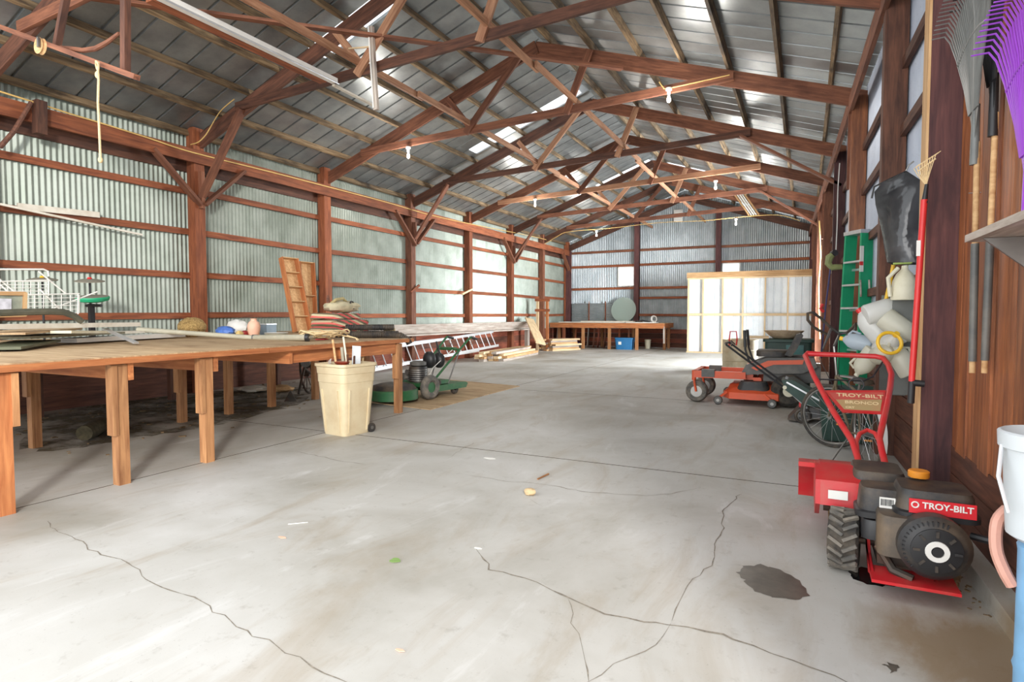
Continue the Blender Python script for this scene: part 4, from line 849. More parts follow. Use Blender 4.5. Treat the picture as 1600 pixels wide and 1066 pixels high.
for y in (469, 485, 533): plank('rung', onY(836, y, Yq - .06), onY(859, y, Yq - .06), .04, .1, W_GIRT, t)
# ================================================================ FAR WORKBENCH
YF = 23.25; t = thing('far_workbench', 'long timber workbench against the back wall, topped with white boards', 'workbench', (-7.3, 24.2, 0))
for a, b in ((-9.75, -7.4), (-7.39, -4.95)): plank('top_plank', (a, 24.3, 1.06), (b, 24.3, 1.06), 2.0, .03, W_TOP, t)
plank('front_rail', (-9.75, YF, .97), (-4.95, YF, .97), .045, .2, W_BENCH, t); plank('end_rail', (-4.97, YF, .97), (-4.97, 25.2, .97), .045, .18, W_BENCH, t)
for x in (881, 911, 952, 995):
    p = onY(x, 545, YF + .08); plank('leg', (p.x, YF + .08, 0), (p.x, YF + .08, .96), .13, .1, W_LEG if x != 881 else W_GIRT, t)
for x in (-9.6, -5.05): plank('leg', (x, YF + .7, 0), (x, YF + .7, .96), .13, .1, W_LEG, t)
for x in (-9.3, -8.0, -6.6, -5.1): plank('leg', (x, 25.0, 0), (x, 25.0, .96), .1, .1, W_LEG, t)
for k, (x, mt) in enumerate(((870, W_GREY), (898, W_GIRT), (918, W_GREY), (927, W_RED), (934, W_SKIRTL), (944, W_RED), (966, W_GIRT), (981, W_RED))):
    p = onY(x, 530, YF + .9 + .08 * (k % 3)); tag(plank('upright_board', (p.x, p.y, 0), (p.x + .03, p.y + .12, .9), .17, .03, mt), 'rough board standing on end under the far workbench', 'board', 'boards stored upright under the far workbench')
for k, (x0, x1, yy, z, mt, lb) in enumerate(((-9.5, -6.6, 24.0, 1.095, WHITE, 'wide white sheet lying on the far workbench'), (-8.6, -6.3, 24.3, 1.13, WHITED, 'upper white board stacked on the far workbench sheet'), (-6.5, -5.3, 23.7, 1.095, WHITE, 'short white board at the right end of the far workbench'))):
    tag(plank('white_sheet', (x0, yy, z), (x1, yy, z), .8 if k != 2 else .5, .03, mt), lb, 'board')
p = onY(1022, 498, 24.0); t = thing('cable_reel', 'white wire coil lying at the end of the far workbench', 'wire coil', (p.x + .0, p.y, 1.08)); 
for k in range(4): MB().torus((0, .03 * k - .05, .16), .13 - .012 * k, .014, (.25, 1, .1), 20, 6).build('coil', WHITE, t)
p = onY(1004, 500, 23.8); t = thing('hand_tools', 'dark clamp and chain heap on the far workbench', 'tool', (p.x, p.y, 1.08))
MB().tube([(-.3, 0, .05), (0, .05, .1), (.3, 0, .04)], .03, 8).build('clamp_bar', BLACK, t); MB().torus((-.1, -.05, .05), .1, .02, (.1, .1, 1), 16, 6).build('chain', DSTEEL, t)
tag(plank('nailed_stake', (-4.95, YF + .1, .95), (-4.93, YF + .05, .28), .1, .05, W_GREY), 'pointed grey stake hanging at the end of the far workbench', 'stake')
t = thing('storage_tote', 'blue plastic storage tote under the far workbench', 'tote', onZ(976, 546), .12)
MB().rbox((0, 0, .22), (.66, .46, .44), .06, 3, None, 1.1).build('tote_body', BLUE, t); MB().rbox((0, 0, .455), (.76, .54, .05), .06).build('lid', BLUE, t); MB().box((-.16, -.25, .26), (.12, .012, .12), Matrix.Rotation(.09, 4, 'X')).build('sticker', WHITE, t, smooth=False)
for s_ in (-1, 1): MB().box((s_ * .37, 0, .36), (.04, .2, .06)).build('handle', BLUE, t, smooth=False)
t = thing('purple_container', 'small violet plastic container under the far workbench', 'container', onZ(899, 541))
MB().rbox((0, 0, .09), (.28, .22, .18), .05, 3, None, 1.08).build('body', VIOLET, t); MB().rbox((0, 0, .195), (.33, .27, .03), .06).build('lid', VIOLET, t); MB().tube([(-.06, 0, .21), (0, 0, .25), (.06, 0, .21)], .012).build('handle', VIOLET, t)
t = thing('cream_pail', 'cream plastic pail standing beside the end of the far workbench', 'pail', onZ(1012, 545)); MB().lathe([(.1, 0), (.125, .32), (.13, .34)], n=18).build('pail_body', CREAM, t); MB().lathe([(.135, .34), (.138, .37), (.12, .385)], n=18).build('lid', CREAM, t)
MB().lathe([(.02, .02), (.5, .012), (.55, 0), (.55, -.012), (.02, -.004)], (onY(974, 483, 25.1).x, 25.12, 1.63), (0, -1, .16), 40).solo('round_disc', DISC, 'large pale translucent disc leaning on the back wall', 'disc')
# ================================================================ ORANGE ZERO-TURN MOWER
t = thing('riding_mower', 'orange zero-turn riding mower with grey seat and lap bars', 'riding mower', (-.62, 10.32, 0), math.pi)
for s_ in (-1, 1):
    wv = MB().lathe([(.05, -.075), (.15, -.08), (.172, -.05), (.175, 0), (.172, .05), (.15, .08), (.05, .075)], (.93, s_ * .44, .175), (0, 1, 0), 24).build('caster_wheel', TYRE, t); MB().cyl((.93, s_ * .44, .175), .09, .164, (0, 1, 0)).build('hub', STEEL, wv)
    MB().tube([(.93, s_ * .54, .175), (.96, s_ * .54, .33), (.98, s_ * .44, .36), (.96, s_ * .34, .33), (.93, s_ * .34, .175)], .018).build('caster_fork', ORANGE, t)
    MB().cyl((.98, s_ * .44, .43), .035, .16).build('caster_pivot', ORANGE, t)
    MB().beam((.98, s_ * .44, .45), (.2, s_ * .4, .45), .07, .11).build('frame_arm', ORANGE, t, smooth=False)
    MB().box((.76, s_ * .42, .47), (.2, .12, .12)).build('arm_cover', DGREY, t, smooth=False)
    wv = MB().torus((-.42, s_ * .47, .25), .155, .1, (0, 1, 0), 26, 10, 1.1).build('drive_wheel', RUBBER, t); MB().cyl((-.42, s_ * .47, .25), .11, .14, (0, 1, 0)).build('hub', CREAM, wv)
    MB().prism([(.28, .46), (.2, .62), (-.1, .74), (-.75, .76), (-.8, .62), (-.6, .52), (-.2, .5)], s_ * .3, s_ * .42, 'xz').build('fender', DGREY, t)
    MB().prism([(.12, .58), (-.12, .7), (-.62, .73), (-.6, .66), (-.2, .64), (.04, .54)], s_ * .415, s_ * .43, 'xz').build('orange_stripe', ORANGE, t)
    MB().tube([(.05, s_ * .3, .55), (.16, s_ * .33, .68), (.22, s_ * .32, .86), (.24, s_ * .26, 1.14)], .016).build('lap_bar', BLACK, t); MB().tube([(.222, s_ * .315, .9), (.242, s_ * .26, 1.16)], .024).build('grip', BLACK, t)
MB().box((.96, 0, .46), (.07, .9, .1)).build('front_axle', ORANGE, t, smooth=False); MB().box((.45, 0, .4), (.8, .62, .04)).build('footrest', ORANGE, t, smooth=False)
MB().prism([(.1, .42), (.32, .42), (.2, .62), (.05, .62)], -.34, .34, 'xz').build('front_cowl', ORANGE, t, smooth=False)
MB().box((-.45, 0, .5), (.8, .6, .26)).build('rear_body', DGREY, t, smooth=False)
seat = MB().rbox((-.16, 0, .8), (.46, .46, .1), .1).build('seat', BLACKD, t)
MB().rings([[(x + .0, sy, z) for x, z in ((-.34, .78), (-.42, .92), (-.5, 1.1), (-.56, 1.12), (-.6, 1.08), (-.52, .88), (-.44, .76))] for sy in (-.21, -.17, .17, .21)], None, (1, 1)).build('seat_back', BLACKD, t)
dkp = [(.52, -.45), (.5, .1), (.52, .45), (.42, .6), (.1, .64), (-.28, .6), (-.36, .45), (-.36, -.45), (-.28, -.6), (.1, -.64), (.42, -.6)]
MB().rings([[(x, y, .1) for x, y in dkp], [(x, y, .2) for x, y in dkp], [(x * .9, y * .92, .225) for x, y in dkp], [(x * .85, y * .6, .3) for x, y in dkp]]).build('mower_deck', ORANGE, t)
MB().rbox((.08, .42, .3), (.5, .26, .14), .1, 3, None, .8).build('belt_cover', BLACKD, t); MB().rbox((.08, -.42, .3), (.5, .26, .14), .1, 3, None, .8).build('belt_cover', BLACKD, t)
for x, y in ((.58, .62), (-.2, .68), (.58, -.62), (-.2, -.68)):
    wv = MB().lathe([(.02, -.04), (.055, -.04), (.068, -.02), (.068, .02), (.055, .04), (.02, .04)], (x, y, .07), (0, 1, 0), 18).build('gauge_wheel', DGREY, t); MB().cyl((x, y, .07), .025, .09, (0, 1, 0), 10).build('hub', STEEL, wv)
    MB().beam((x, y * .93, .1), (x - .12 * (1 if x > 0 else -1), y * .88, .2), .05, .03).build('wheel_bracket', ORANGE, t, smooth=False)
for s_ in (-1, 1): MB().prism([(-.05, .2), (.06, .2), (.1, .42), (-.02, .42)], s_ * .3, s_ * .33, 'xz').build('deck_hanger', ORANGE, t, smooth=False)
MB().cyl((-.6, 0, .6), .16, .3, n=18).build('engine', BLACK, t); MB().tube([(-.45, .2, .8), (-.47, .2, 1.0)], .01).build('throttle_lever', REDCLEAN, t)
# ================================================================ PUSH MOWER
t = thing('push_mower', 'small push mower with folded black handle and green grass bag', 'push mower', (.0, 8.7, 0), 0)
for x, y in ((0, -.23), (.5, -.23), (0, .23), (.5, .23)):
    wv = MB().torus((x, y, .1), .08, .022, (0, 1, 0), 22, 8, 1.2).build('wheel', BLACKD, t); MB().lathe([(.078, -.012), (.05, -.02), (.02, -.026), (.02, .02), (.078, .012)], (x, y, .1), (0, 1, 0), 18).build('wheel_disc', DGREY, wv)
    for k in range(5): a = 2 * math.pi * k / 5; MB().cyl((x + .045 * math.cos(a), y - .02, .1 + .045 * math.sin(a)), .012, .012, (0, 1, 0), 8).build('wheel_hole', BLACK, wv)
MB().rbox((.27, 0, .15), (.58, .42, .14), .1, 3, None, .9).build('deck', BLACKD, t); MB().box((.02, 0, .24), (.14, .2, .12)).build('gearbox', REDCLEAN, t, smooth=False)
MB().cyl((.3, 0, .29), .13, .14, n=18).build('engine', DGREY, t); MB().cyl((.3, 0, .38), .1, .04, n=18).build('starter_cover', REDCLEAN, t)
MB().prism([(-.18, .03), (-.08, .02), (-.02, .12), (-.04, .2)], -.2, .2, 'xz').build('rear_flap', BLACKD, t)
MB().rings([[(x, sy, z) for x, z in ((.02, .24), (-.2, .42), (-.26, .55), (-.12, .56), (.3, .3), (.26, .22))] for sy in (-.24, -.2, .2, .24)]).build('grass_bag', DGREEN, t)
for k in range(4): MB().beam((-.2, -.245, .53 - .0 * k), (.28, -.245, .26), .006, .02).build('bag_stripe', ALU, t) if k == 0 else MB().tube([(-.22, -.2 + .13 * k, .565), (.28, -.2 + .13 * k, .33)], .008).build('bag_rib', ALU, t)
h = onY(1133, 537, 8.45) - Vector((0, 8.7, 0))
for s_ in (-1, 1):
    MB().tube([(.05, s_ * .2, .2), (-.22, s_ * .22, .46)], .014).build('lower_handle', ALU, t); MB().tube([(-.16, s_ * .22, .4), (h.x + .02, s_ * .25, h.z - .02)], .014).build('upper_handle', BLACK, t)
    MB().cyl((-.22, s_ * .24, .46), .025, .04, (0, 1, 0)).build('handle_knob', CREAM, t)
MB().tube([(h.x + .02, -.25, h.z - .02), (h.x, -.2, h.z), (h.x, .2, h.z), (h.x + .02, .25, h.z - .02)], .015).build('grip_bar', BLACK, t); MB().tube([(h.x + .08, -.22, h.z - .03), (h.x + .05, 0, h.z + .03), (h.x + .08, .22, h.z - .03)], .008).build('bail', BLACK, t)
MB().tube([(h.x + .1, .0, h.z - .06), (-.2, .05, .45), (.2, .02, .34)], .006).build('cable', BLACK, t)
# ================================================================ BINS BEHIND THE MOWERS
t = thing('metal_tank', 'open tan metal tank standing behind the riding mower', 'tank', (-1.45, 15.8, 0)); MB().lathe([(.4, 0), (.42, .02), (.42, .25), (.43, .26), (.42, .27), (.42, .52), (.43, .53), (.42, .54), (.42, .78), (.44, .8), (.41, .8), (.4, .1)], n=28).build('tank_wall', dirty('tan_galvanised', srgb(196, 186, 160), srgb(170, 130, 90), .5, .3, .6), t)
MB().tube([(-.1, -.1, .0), (-.15, -.2, .0)], .01).build('drain', DSTEEL, t)
p0 = onY(1173, 556, 15.2); MB().tube([(-1.66, 15.36, .62), (-1.66, 15.36, .82), (-1.64, 15.36, 1.0), (-1.5, 15.36, 1.0), (-1.48, 15.36, .82), (-1.5, 15.36, .66)], .016, 6).solo('red_wire_hoop', REDCLEAN, 'bent red wire hoop hooked over the metal tank', 'wire hoop')
t = thing('green_bin', 'dark green rectangular bin holding a round basin behind the riding mower', 'bin', (-.28, 12.6, 0)); MB().rbox((0, 0, .45), (.78, .6, .9), .06, 3, None, 1.04).build('bin_body', DGREEN, t); MB().rbox((0, 0, .92), (.88, .7, .06), .07).build('rim', DGREEN, t); MB().box((.12, -.33, .75), (.3, .02, .18)).build('panel', plain('teal_panel', srgb(60, 110, 108), .4), t, smooth=False)
MB().lathe([(.18, 0), (.26, .05), (.34, .13), (.36, .15), (.33, .15), (.24, .07), (.05, .03)], (-.36, 12.5, .955), n=28).solo('round_basin', dirty('weathered_basin', srgb(206, 186, 156), srgb(140, 106, 76), .7, 0, .7), 'shallow round tan basin resting on the dark green bin', 'basin')
t = thing('pale_board', 'short pale board laid across the corner of the dark green bin', 'board', (-.66, 12.1, .95)); plank('board_piece', (-1.0, 12.36, .977), (-.62, 12.38, .977), .16, .05, W_PALE, t)
t = thing('garden_tub', 'long dark green garden tub behind the bicycle', 'tub', (.46, 7.72, 0)); MB().rings([[(x * k, y * k2, z) for x, y in ((.3, .38), (.24, .44), (-.24, .44), (-.3, .38), (-.3, -.38), (-.24, -.44), (.24, -.44), (.3, -.38))] for k, k2, z in ((.86, .86, .02), (.98, .98, .5), (1.06, 1.04, .52), (1.06, 1.04, .56), (.98, .98, .56), (.84, .84, .1))]).build('tub_body', DGREEN, t)
for s_ in (-1, 1): MB().box((0, s_ * .47, .46), (.3, .05, .05)).build('handle', DGREEN, t, smooth=False)
# ================================================================ BICYCLE
R_, Fp = Vector((.52, 6.12, 0)), Vector((.27, 7.05, 0)); rw = .34
t = thing('bicycle', 'old road bicycle with drop handlebars and black saddle propped by the right wall', 'bicycle', (R_ + Fp) / 2); 
def wheel(c, ax, nm):
    wv = MB().torus(c, rw - .018, .018, ax, 40, 8).build(nm, RUBBER, t, world=True); ax = Vector(ax).normalized()
    MB().torus(c, rw - .042, .012, ax, 40, 6).build('rim', STEEL, wv, world=True); MB().cyl(c, .028, .09, ax, 12).build('hub', STEEL, wv, world=True)
    u = ax.cross(Vector((0, 0, 1))).normalized(); v = ax.cross(u); m = MB()
    for k in range(20):
        a = 2 * math.pi * k / 20; o = ax * (.035 if k % 2 else -.035); m.tube([Vector(c) + o + (u * math.cos(a + .35) + v * math.sin(a + .35)) * .02, Vector(c) + (u * math.cos(a) + v * math.sin(a)) * (rw - .045)], .0016, 4)
    m.build('spokes', ALU, wv, world=True)
rc, fc = R_ + Vector((0, 0, rw)), Fp + Vector((0, 0, rw)); dirn = (Fp - R_).normalized()
wheel(fc, (.5, .86, .06), 'front_wheel'); wheel(rc, (.967, .256, .05), 'rear_wheel')
bb = R_.lerp(Fp, .42) + Vector((0, 0, .27)); st = R_.lerp(Fp, .24) + Vector((0, 0, .68)); hd = R_.lerp(Fp, .86) + Vector((0, 0, .78)); hl = R_.lerp(Fp, .9) + Vector((0, 0, .66))
BIKE = dirty('dull_bicycle_paint', srgb(120, 106, 84), srgb(70, 60, 50), .5, .2, .7)
for a, b, r in ((bb, st, .015), (st, hd, .014), (bb, hl, .016), (hd, hl, .018)): MB().tube([a, b], r).build('frame_tube', BIKE, t, world=True)
sd = Vector((dirn.y, -dirn.x, 0))
for s_ in (-1, 1):
    MB().tube([bb + sd * s_ * .03, rc + sd * s_ * .055], .009).build('chain_stay', BIKE, t, world=True); MB().tube([st + sd * s_ * .02, rc + sd * s_ * .055], .008).build('seat_stay', BIKE, t, world=True)
    fx = Vector((.86, -.5, 0)) * 0 + Vector((.5, .86, 0)) * s_ * .05; MB().tube([hl + fx * .5, hl + fx + Vector((0, 0, -.04)), fc + fx], .01).build('fork_blade', BIKE, t, world=True)
sp = R_.lerp(Fp, .2) + Vector((0, 0, .8)); MB().tube([st, sp], .012).build('seat_post', STEEL, t, world=True)
sdl = MB().rings([[tuple(sp + dirn * x + sd * (y * w_) + Vector((0, 0, z))) for y, z in ((-1, -.02), (-.8, .02), (0, .035), (.8, .02), (1, -.02), (0, -.035))] for x, w_ in ((-.14, .05), (-.12, .08), (-.05, .075), (.05, .035), (.14, .018))]).build('saddle', BLACKD, t, world=True)
top = hd + Vector((-.03, .03, .3)); MB().tube([hl, hd, top], .013).build('stem', STEEL, t, world=True)
Yh = 7.05; hb = [onY(*q, Yh + d) for q, d in (((1292, 523), .05), ((1272, 512), .0), ((1262, 500), -.05), ((1262, 490), -.08), ((1270, 488), -.08), ((1282, 497), -.03), ((1298, 512), .0), ((1312, 522), .02), ((1324, 520), .0), ((1338, 506), -.12), ((1336, 516), -.18), ((1322, 526), -.16))]
MB().tube(hb, .015).build('handlebar', BLACKD, t, world=True); MB().tube([hb[7], top], .014).build('stem_clamp', STEEL, t, world=True)
for a, b in ((hb[6], onY(1286, 545, Yh - .08)), (hb[9], onY(1330, 530, Yh - .2))): MB().tube([a, b], .009, 6).build('brake_lever', STEEL, t, world=True)
for pts in (((1300, 515), (1280, 560), (1300, 600)), ((1312, 520), (1310, 580), (1318, 620))): MB().tube([onY(*q, Yh - .05) for q in pts], .004, 5).build('brake_cable', BLACK, t, world=True)
mg = [rc + (dirn * -math.cos(a) + Vector((0, 0, 1)) * math.sin(a)) * (rw + .025) for a in [math.radians(k) for k in range(-15, 135, 15)]]
m = MB(); m.rings([[p + sd * .028 + Vector((0, 0, -.004)), p + sd * .0 + Vector((0, 0, .006)), p - sd * .028 + Vector((0, 0, -.004))] for p in mg], None, (0, 0), False); m.build('mudguard', WHITE, t, world=True)
cr = MB().torus(bb + sd * .05, .085, .006, sd, 24, 6).build('chainring', STEEL, t, world=True)
for s_, dz in ((1, -.15), (-1, .15)):
    e = bb + sd * .07 * s_ + dirn * dz * .6 * s_ + Vector((0, 0, -abs(dz) * .3 if s_ > 0 else .1)); MB().tube([bb + sd * .05 * s_, e], .01).build('crank', STEEL, t, world=True); pdl = MB().box(e + sd * .05 * s_, (.09, .07, .025)).build('pedal', BLACK, t, world=True, smooth=False); MB().box(e + sd * .05 * s_ + Vector((0, -.04, 0)), (.07, .008, .016)).build('reflector', ORANGECAP, pdl, world=True, smooth=False)
MB().tube([bb + Vector((0, 0, -.02)), R_.lerp(Fp, .3) - sd * .2 + Vector((0, 0, .01))], .008).build('kickstand', STEEL, t, world=True)
# ================================================================ RED TILLER
t = thing('rototiller', 'red garden tiller with black engine and tan handle panel', 'tiller', (.44, 3.72, 0))
for (cx, cy, mt, lug) in ((.22, 3.72, TYRE, WHITED), (.67, 3.74, MUD, MUD)):
    wv = MB().lathe([(.07, -.07), (.13, -.075), (.15, -.06), (.155, 0), (.15, .06), (.13, .075), (.07, .07)], (cx, cy, .165), (1, -.12, 0), 30).build('wheel', RUBBER if mt is TYRE else MUD, t, world=True)
    MB().lathe([(.02, -.05), (.08, -.05), (.085, -.062), (.085, .062), (.08, .05), (.02, .05)], (cx, cy, .165), (1, -.12, 0), 20).build('wheel_rim', dirty('rusty_rim_%s' % mt.name[:4], srgb(176, 136, 104), srgb(120, 80, 54), .6), wv, world=True)
    Mx = Matrix.Translation((cx, cy, .165)) @ Matrix.Rotation(-.12, 4, 'Z')
    for k in range(18):
        for s_ in (-1, 1):
            a = 2 * math.pi * (k + (.5 if s_ > 0 else 0)) / 18; L_ = MB().box((s_ * .034, 0, .157), (.078, .017, .02), Matrix.Rotation(s_ * .55, 4, 'Z')); L_.v = [Mx @ (Matrix.Rotation(a, 4, 'X') @ q) for q in L_.v]; L_.build('tread_lug', TYRE if mt is TYRE else MUD, wv, world=True, smooth=False)
def TY(x, y, Y): return onY(x, y, Y)
MB().tube([(.22, 3.72, .165), (.67, 3.74, .165)], .02).build('axle', DSTEEL, t, world=True)
MB().box((.46, 3.72, .2), (.2, .36, .16)).build('transmission', DSTEEL, t, world=True, smooth=False)
for s_, x in ((0, .33), (1, .6)): MB().prism([(3.42, .1), (3.55, .06), (3.75, .3), (4.2, .42), (4.2, .36), (3.8, .18)], x - .008, x + .008, 'yz').build('frame_plate', RED, t, world=True, smooth=False)
MB().box((.5, 3.44, .1), (.36, .2, .015)).build('engine_plate', RED, t, world=True, smooth=False)
# tine hood and shield
MB().rings([[(x, y, z) for y, z in ((3.85, .3), (3.88, .44), (4.05, .5), (4.35, .46), (4.6, .3), (4.6, .27), (4.33, .42), (4.05, .46), (3.92, .41), (3.89, .3))] for x in (.1, .13, .36, .39)]).build('tine_hood', RED, t, world=True)
MB().prism([(3.86, .3), (3.88, .44), (4.05, .49), (4.35, .45), (4.58, .3), (4.5, .2), (4.0, .2)], .075, .1, 'yz').build('side_shield', RED, t, world=True); MB().prism([(4.3, .44), (4.5, .42), (4.68, .34), (4.8, .2), (4.84, .08), (4.8, .08), (4.76, .19), (4.65, .31), (4.49, .39), (4.3, .41)], -.02, .5, 'yz').build('drag_flap', RED, t, world=True)
tn = MB().cyl((.38, 4.28, .17), .03, .5, (1, 0, 0), 10).build('tine_shaft', DSTEEL, t, world=True)
for k in range(4):
    for a in (0, 2.1, 4.2): c = Vector((.17 + .14 * k, 4.28, .17)); MB().tube([c, c + Vector((0, .1 * math.cos(a + k), .1 * math.sin(a + k))), c + Vector((.04, .15 * math.cos(a + k + .4), .15 * math.sin(a + k + .4)))], [.014, .012, .008], 6).build('tine', MUD, tn, world=True)
MB().box((.19, 3.84, .37), (.1, .006, .05)).build('warning_label', WHITE, t, world=True, smooth=False)
# engine
MB().rbox((.4, 4.08, .43), (.27, .34, .15), .05, 3, None, .95).build('belt_cover', BLACKD, t, world=True)
ac = MB().rbox((.385, 3.66, .44), (.22, .2, .12), .05, 3, None, .93).build('air_cleaner', BLACKD, t, world=True); MB().rbox((.385, 3.66, .365), (.25, .23, .035), .05).build('air_cleaner_base', BLACK, t, world=True)
MB().box((.40, 3.555, .435), (.07, .006, .06)).build('barcode_label', WHITE, ac, world=True, smooth=False)
for k in range(9): MB().box((.373 + k * .0065, 3.551, .44), (.003 if k % 3 else .0045, .003, .034)).build('bar', BLACK, ac, world=True, smooth=False)
MB().rbox((.38, 3.62, .29), (.18, .18, .1), .04).build('carburettor_box', BLACK, t, world=True)
MB().rbox((.49, 3.53, .31), (.28, .26, .2), .05).build('engine_shroud', dirty('dusty_shroud', srgb(84, 74, 64), srgb(140, 116, 88), .6, 0, .7), t, world=True)
tk = MB().rbox((.6, 3.62, .475), (.34, .3, .12), .06, 4, None, .92).build('fuel_tank', BLACKD, t, world=True); MB().rbox((.6, 3.61, .42), (.36, .32, .03), .06).build('tank_seam', BLACK, tk, world=True)
MB().lathe([(.048, 0), (.05, .005), (.05, .03), (.044, .036)], (.56, 3.75, .545), n=12).build('fuel_cap', ORANGECAP, t, world=True)
lb = MB().box((.615, 3.458, .467), (.27, .008, .07), Matrix.Rotation(-.06, 4, 'X')).build('tank_label', plain('label_red', srgb(214, 28, 40), .4, 0, .05), tk, world=True, smooth=False)
Mt = lambda x, y, z, rx=math.pi / 2: Matrix.Translation((x, y, z)) @ Matrix.Rotation(rx, 4, 'X')
textmesh('TROY-BILT', .042, 'lettering', WHITE, tk, Mt(.636, 3.452, .474), .001, .001); MB().torus((.505, 3.452, .474), .014, .0035, (0, 1, 0), 20, 6).build('emblem', WHITE, tk, world=True)
sc_ = Vector((.575, 3.34, .3)); rs = MB().lathe([(.15, -.1), (.152, -.02), (.135, 0), (.12, .012), (.06, .02), (.02, .02)], sc_, (0.05, -1, .0), 32).build('recoil_starter', BLACKD, t, world=True)
MB().lathe([(.105, .0), (.105, .022), (.06, .03), (.02, .03)], sc_, (0.05, -1, 0), 28).build('starter_cover', BLACK, t, world=True); MB().lathe([(.026, .03), (.026, .036), (.048, .036), (.05, .03)], sc_, (.05, -1, 0), 24, (0, 0)).build('hub_ring', WHITE, t, world=True); MB().lathe([(.024, .03), (.024, .037)], sc_, (.05, -1, 0), 6).build('hex_hub', BLACK, t, world=True)
for k in range(18):
    a = math.radians(70 + k * 9); MB().box(sc_ + Vector((.125 * math.cos(a), -.008, .125 * math.sin(a))), (.006, .012, .022), Matrix.Rotation(math.pi / 2 - a, 4, 'Y')).build('cooling_slot', BLACK, rs, world=True, smooth=False)
for k in range(8): a = math.pi * k / 4; MB().box(sc_ + Vector((.082 * math.cos(a), -.03, .082 * math.sin(a))), (.03, .008, .012), Matrix.Rotation(-a, 4, 'Y')).build('cover_rib', BLACKD, rs, world=True, smooth=False)
MB().tube([(.74, 3.5, .34), (.81, 3.46, .34)], .018).build('starter_grip', BLACK, t, world=True); MB().beam((.5, 3.42, .41), (.55, 3.36, .37), .02, .03).build('choke_lever', CREAM, t, world=True); MB().tube([(.36, 3.52, .22), (.42, 3.45, .13), (.5, 3.42, .11)], .022).build('muffler_guard', DSTEEL, t, world=True)
# handles
p0 = Vector((.35, 4.35, .45)); pn = Vector((0, -.59, 1.15)); HP = lambda x, y: onP(x, y, p0, pn)
MB().tube([HP(1346, 745), HP(1340, 715), HP(1332, 690), HP(1300, 640), HP(1272, 588), HP(1258, 556), HP(1262, 552), HP(1275, 553)], .021, 10).build('handle_tube', RED, t, world=True)
MB().tube([HP(1262, 553), HP(1320, 555), HP(1368, 557), HP(1380, 560), HP(1388, 570), HP(1393, 585), HP(1391, 605), HP(1383, 645), HP(1374, 685), HP(1378, 705), HP(1388, 745)], .021, 10).build('handle_tube', RED, t, world=True)
MB().tube([HP(1340, 712), HP(1338, 690), HP(1343, 678), HP(1355, 672), HP(1367, 677), HP(1375, 692)], .014, 8).build('brace_arch', RED, t, world=True)
pu = Vector((0, 1.15, .59)).normalized(); nn = Vector((0, -pu.z, pu.y))
pp = [HP(1288, 612), HP(1384, 612), HP(1378, 648), HP(1316, 645)]; pan = MB().poly(pp, .012, nn).build('handle_panel', RED, t, world=True, smooth=False)
ins = [HP(1296, 616), HP(1380, 616), HP(1375, 645), HP(1319, 642)]; MB().poly([q + nn * .0125 for q in ins], .002, nn).build('panel_decal', dirty('tan_decal', srgb(176, 150, 104), srgb(200, 120, 90), .6, 0, .4), pan, world=True, smooth=False)
TANL = plain('cream_print', srgb(226, 204, 160), .6, 0, .05); REDP = plain('faded_red_print', srgb(196, 84, 74), .6, 0, .1)
def ptxt(s, x, y, size):
    c = HP(x, y) + nn * .0155; M = Matrix((Vector((1, 0, 0)), pu, nn)).transposed().to_4x4(); M.translation = c; textmesh(s, size, 'lettering', TANL, pan, M, .0008, .001)
MB().poly([q + nn * .0147 for q in (HP(1296, 616), HP(1380, 616), HP(1378, 627), HP(1303, 627))], .0006, nn).build('decal_band', REDP, pan, world=True, smooth=False)
ptxt('TROY-BILT', 1343, 621.5, .062); ptxt('BRONCO', 1346, 632.5, .05); ptxt('CRT', 1328, 639.5, .03)
MB().tube([HP(1381, 563), HP(1372, 575) + Vector((0, .05, -.02)), HP(1365, 590) + Vector((0, .06, 0)), HP(1350, 597) + Vector((0, .08, 0)), HP(1270, 594) + Vector((0, .08, 0))], .007, 6).build('drive_bail', BLACK, t, world=True)
MB().torus(HP(1338, 606) + Vector((0, .02, .02)), .05, .005, (0, -1, .3), 18, 6).build('cable_loop', BLACK, t, world=True)
# ================================================================ GREEN STEPLADDER
A_, B_ = Vector((.43, 9.4, 0)), Vector((.66, 9.04, 0)); tp = Vector((.05, .04, 2.5)); bk = Vector((.07, .045, 0))
t = thing('stepladder', 'folded green fibreglass stepladder leaning on the right wall', 'stepladder', (A_ + B_) / 2)
wd = (B_ - A_).normalized(); nrm = wd.cross(Vector((0, 0, 1)))
for o, nmx in ((Vector(), 'front_rail'), (bk, 'rear_rail')):
    for q_ in (A_, B_):
        cc = q_.lerp((A_ + B_) / 2, .28) + tp; plank(nmx, q_ + o, cc + o, .03, .085, GREENL, t, up=-nrm)
for k in range(7):
    u = .1 + k * .125; a = A_.lerp(A_.lerp((A_ + B_) / 2, .28) + tp, u); b = B_.lerp(B_.lerp((A_ + B_) / 2, .28) + tp, u); plank('step', a, b, .1, .025, ALU, t, up=(0, 0, 1))
for k in range(4):
    u = .15 + k * .22; a = A_.lerp(A_.lerp((A_ + B_) / 2, .28) + tp, u) + bk; b = B_.lerp(B_.lerp((A_ + B_) / 2, .28) + tp, u) + bk; plank('rear_brace', a, b, .02, .03, ALU, t)
c0, c1 = A_.lerp((A_ + B_) / 2, .2) + tp, B_.lerp((A_ + B_) / 2, .2) + tp; plank('top_cap', c0 + bk / 2 + Vector((0, 0, .02)), c1 + bk / 2 + Vector((0, 0, .02)), .2, .05, ALU, t)
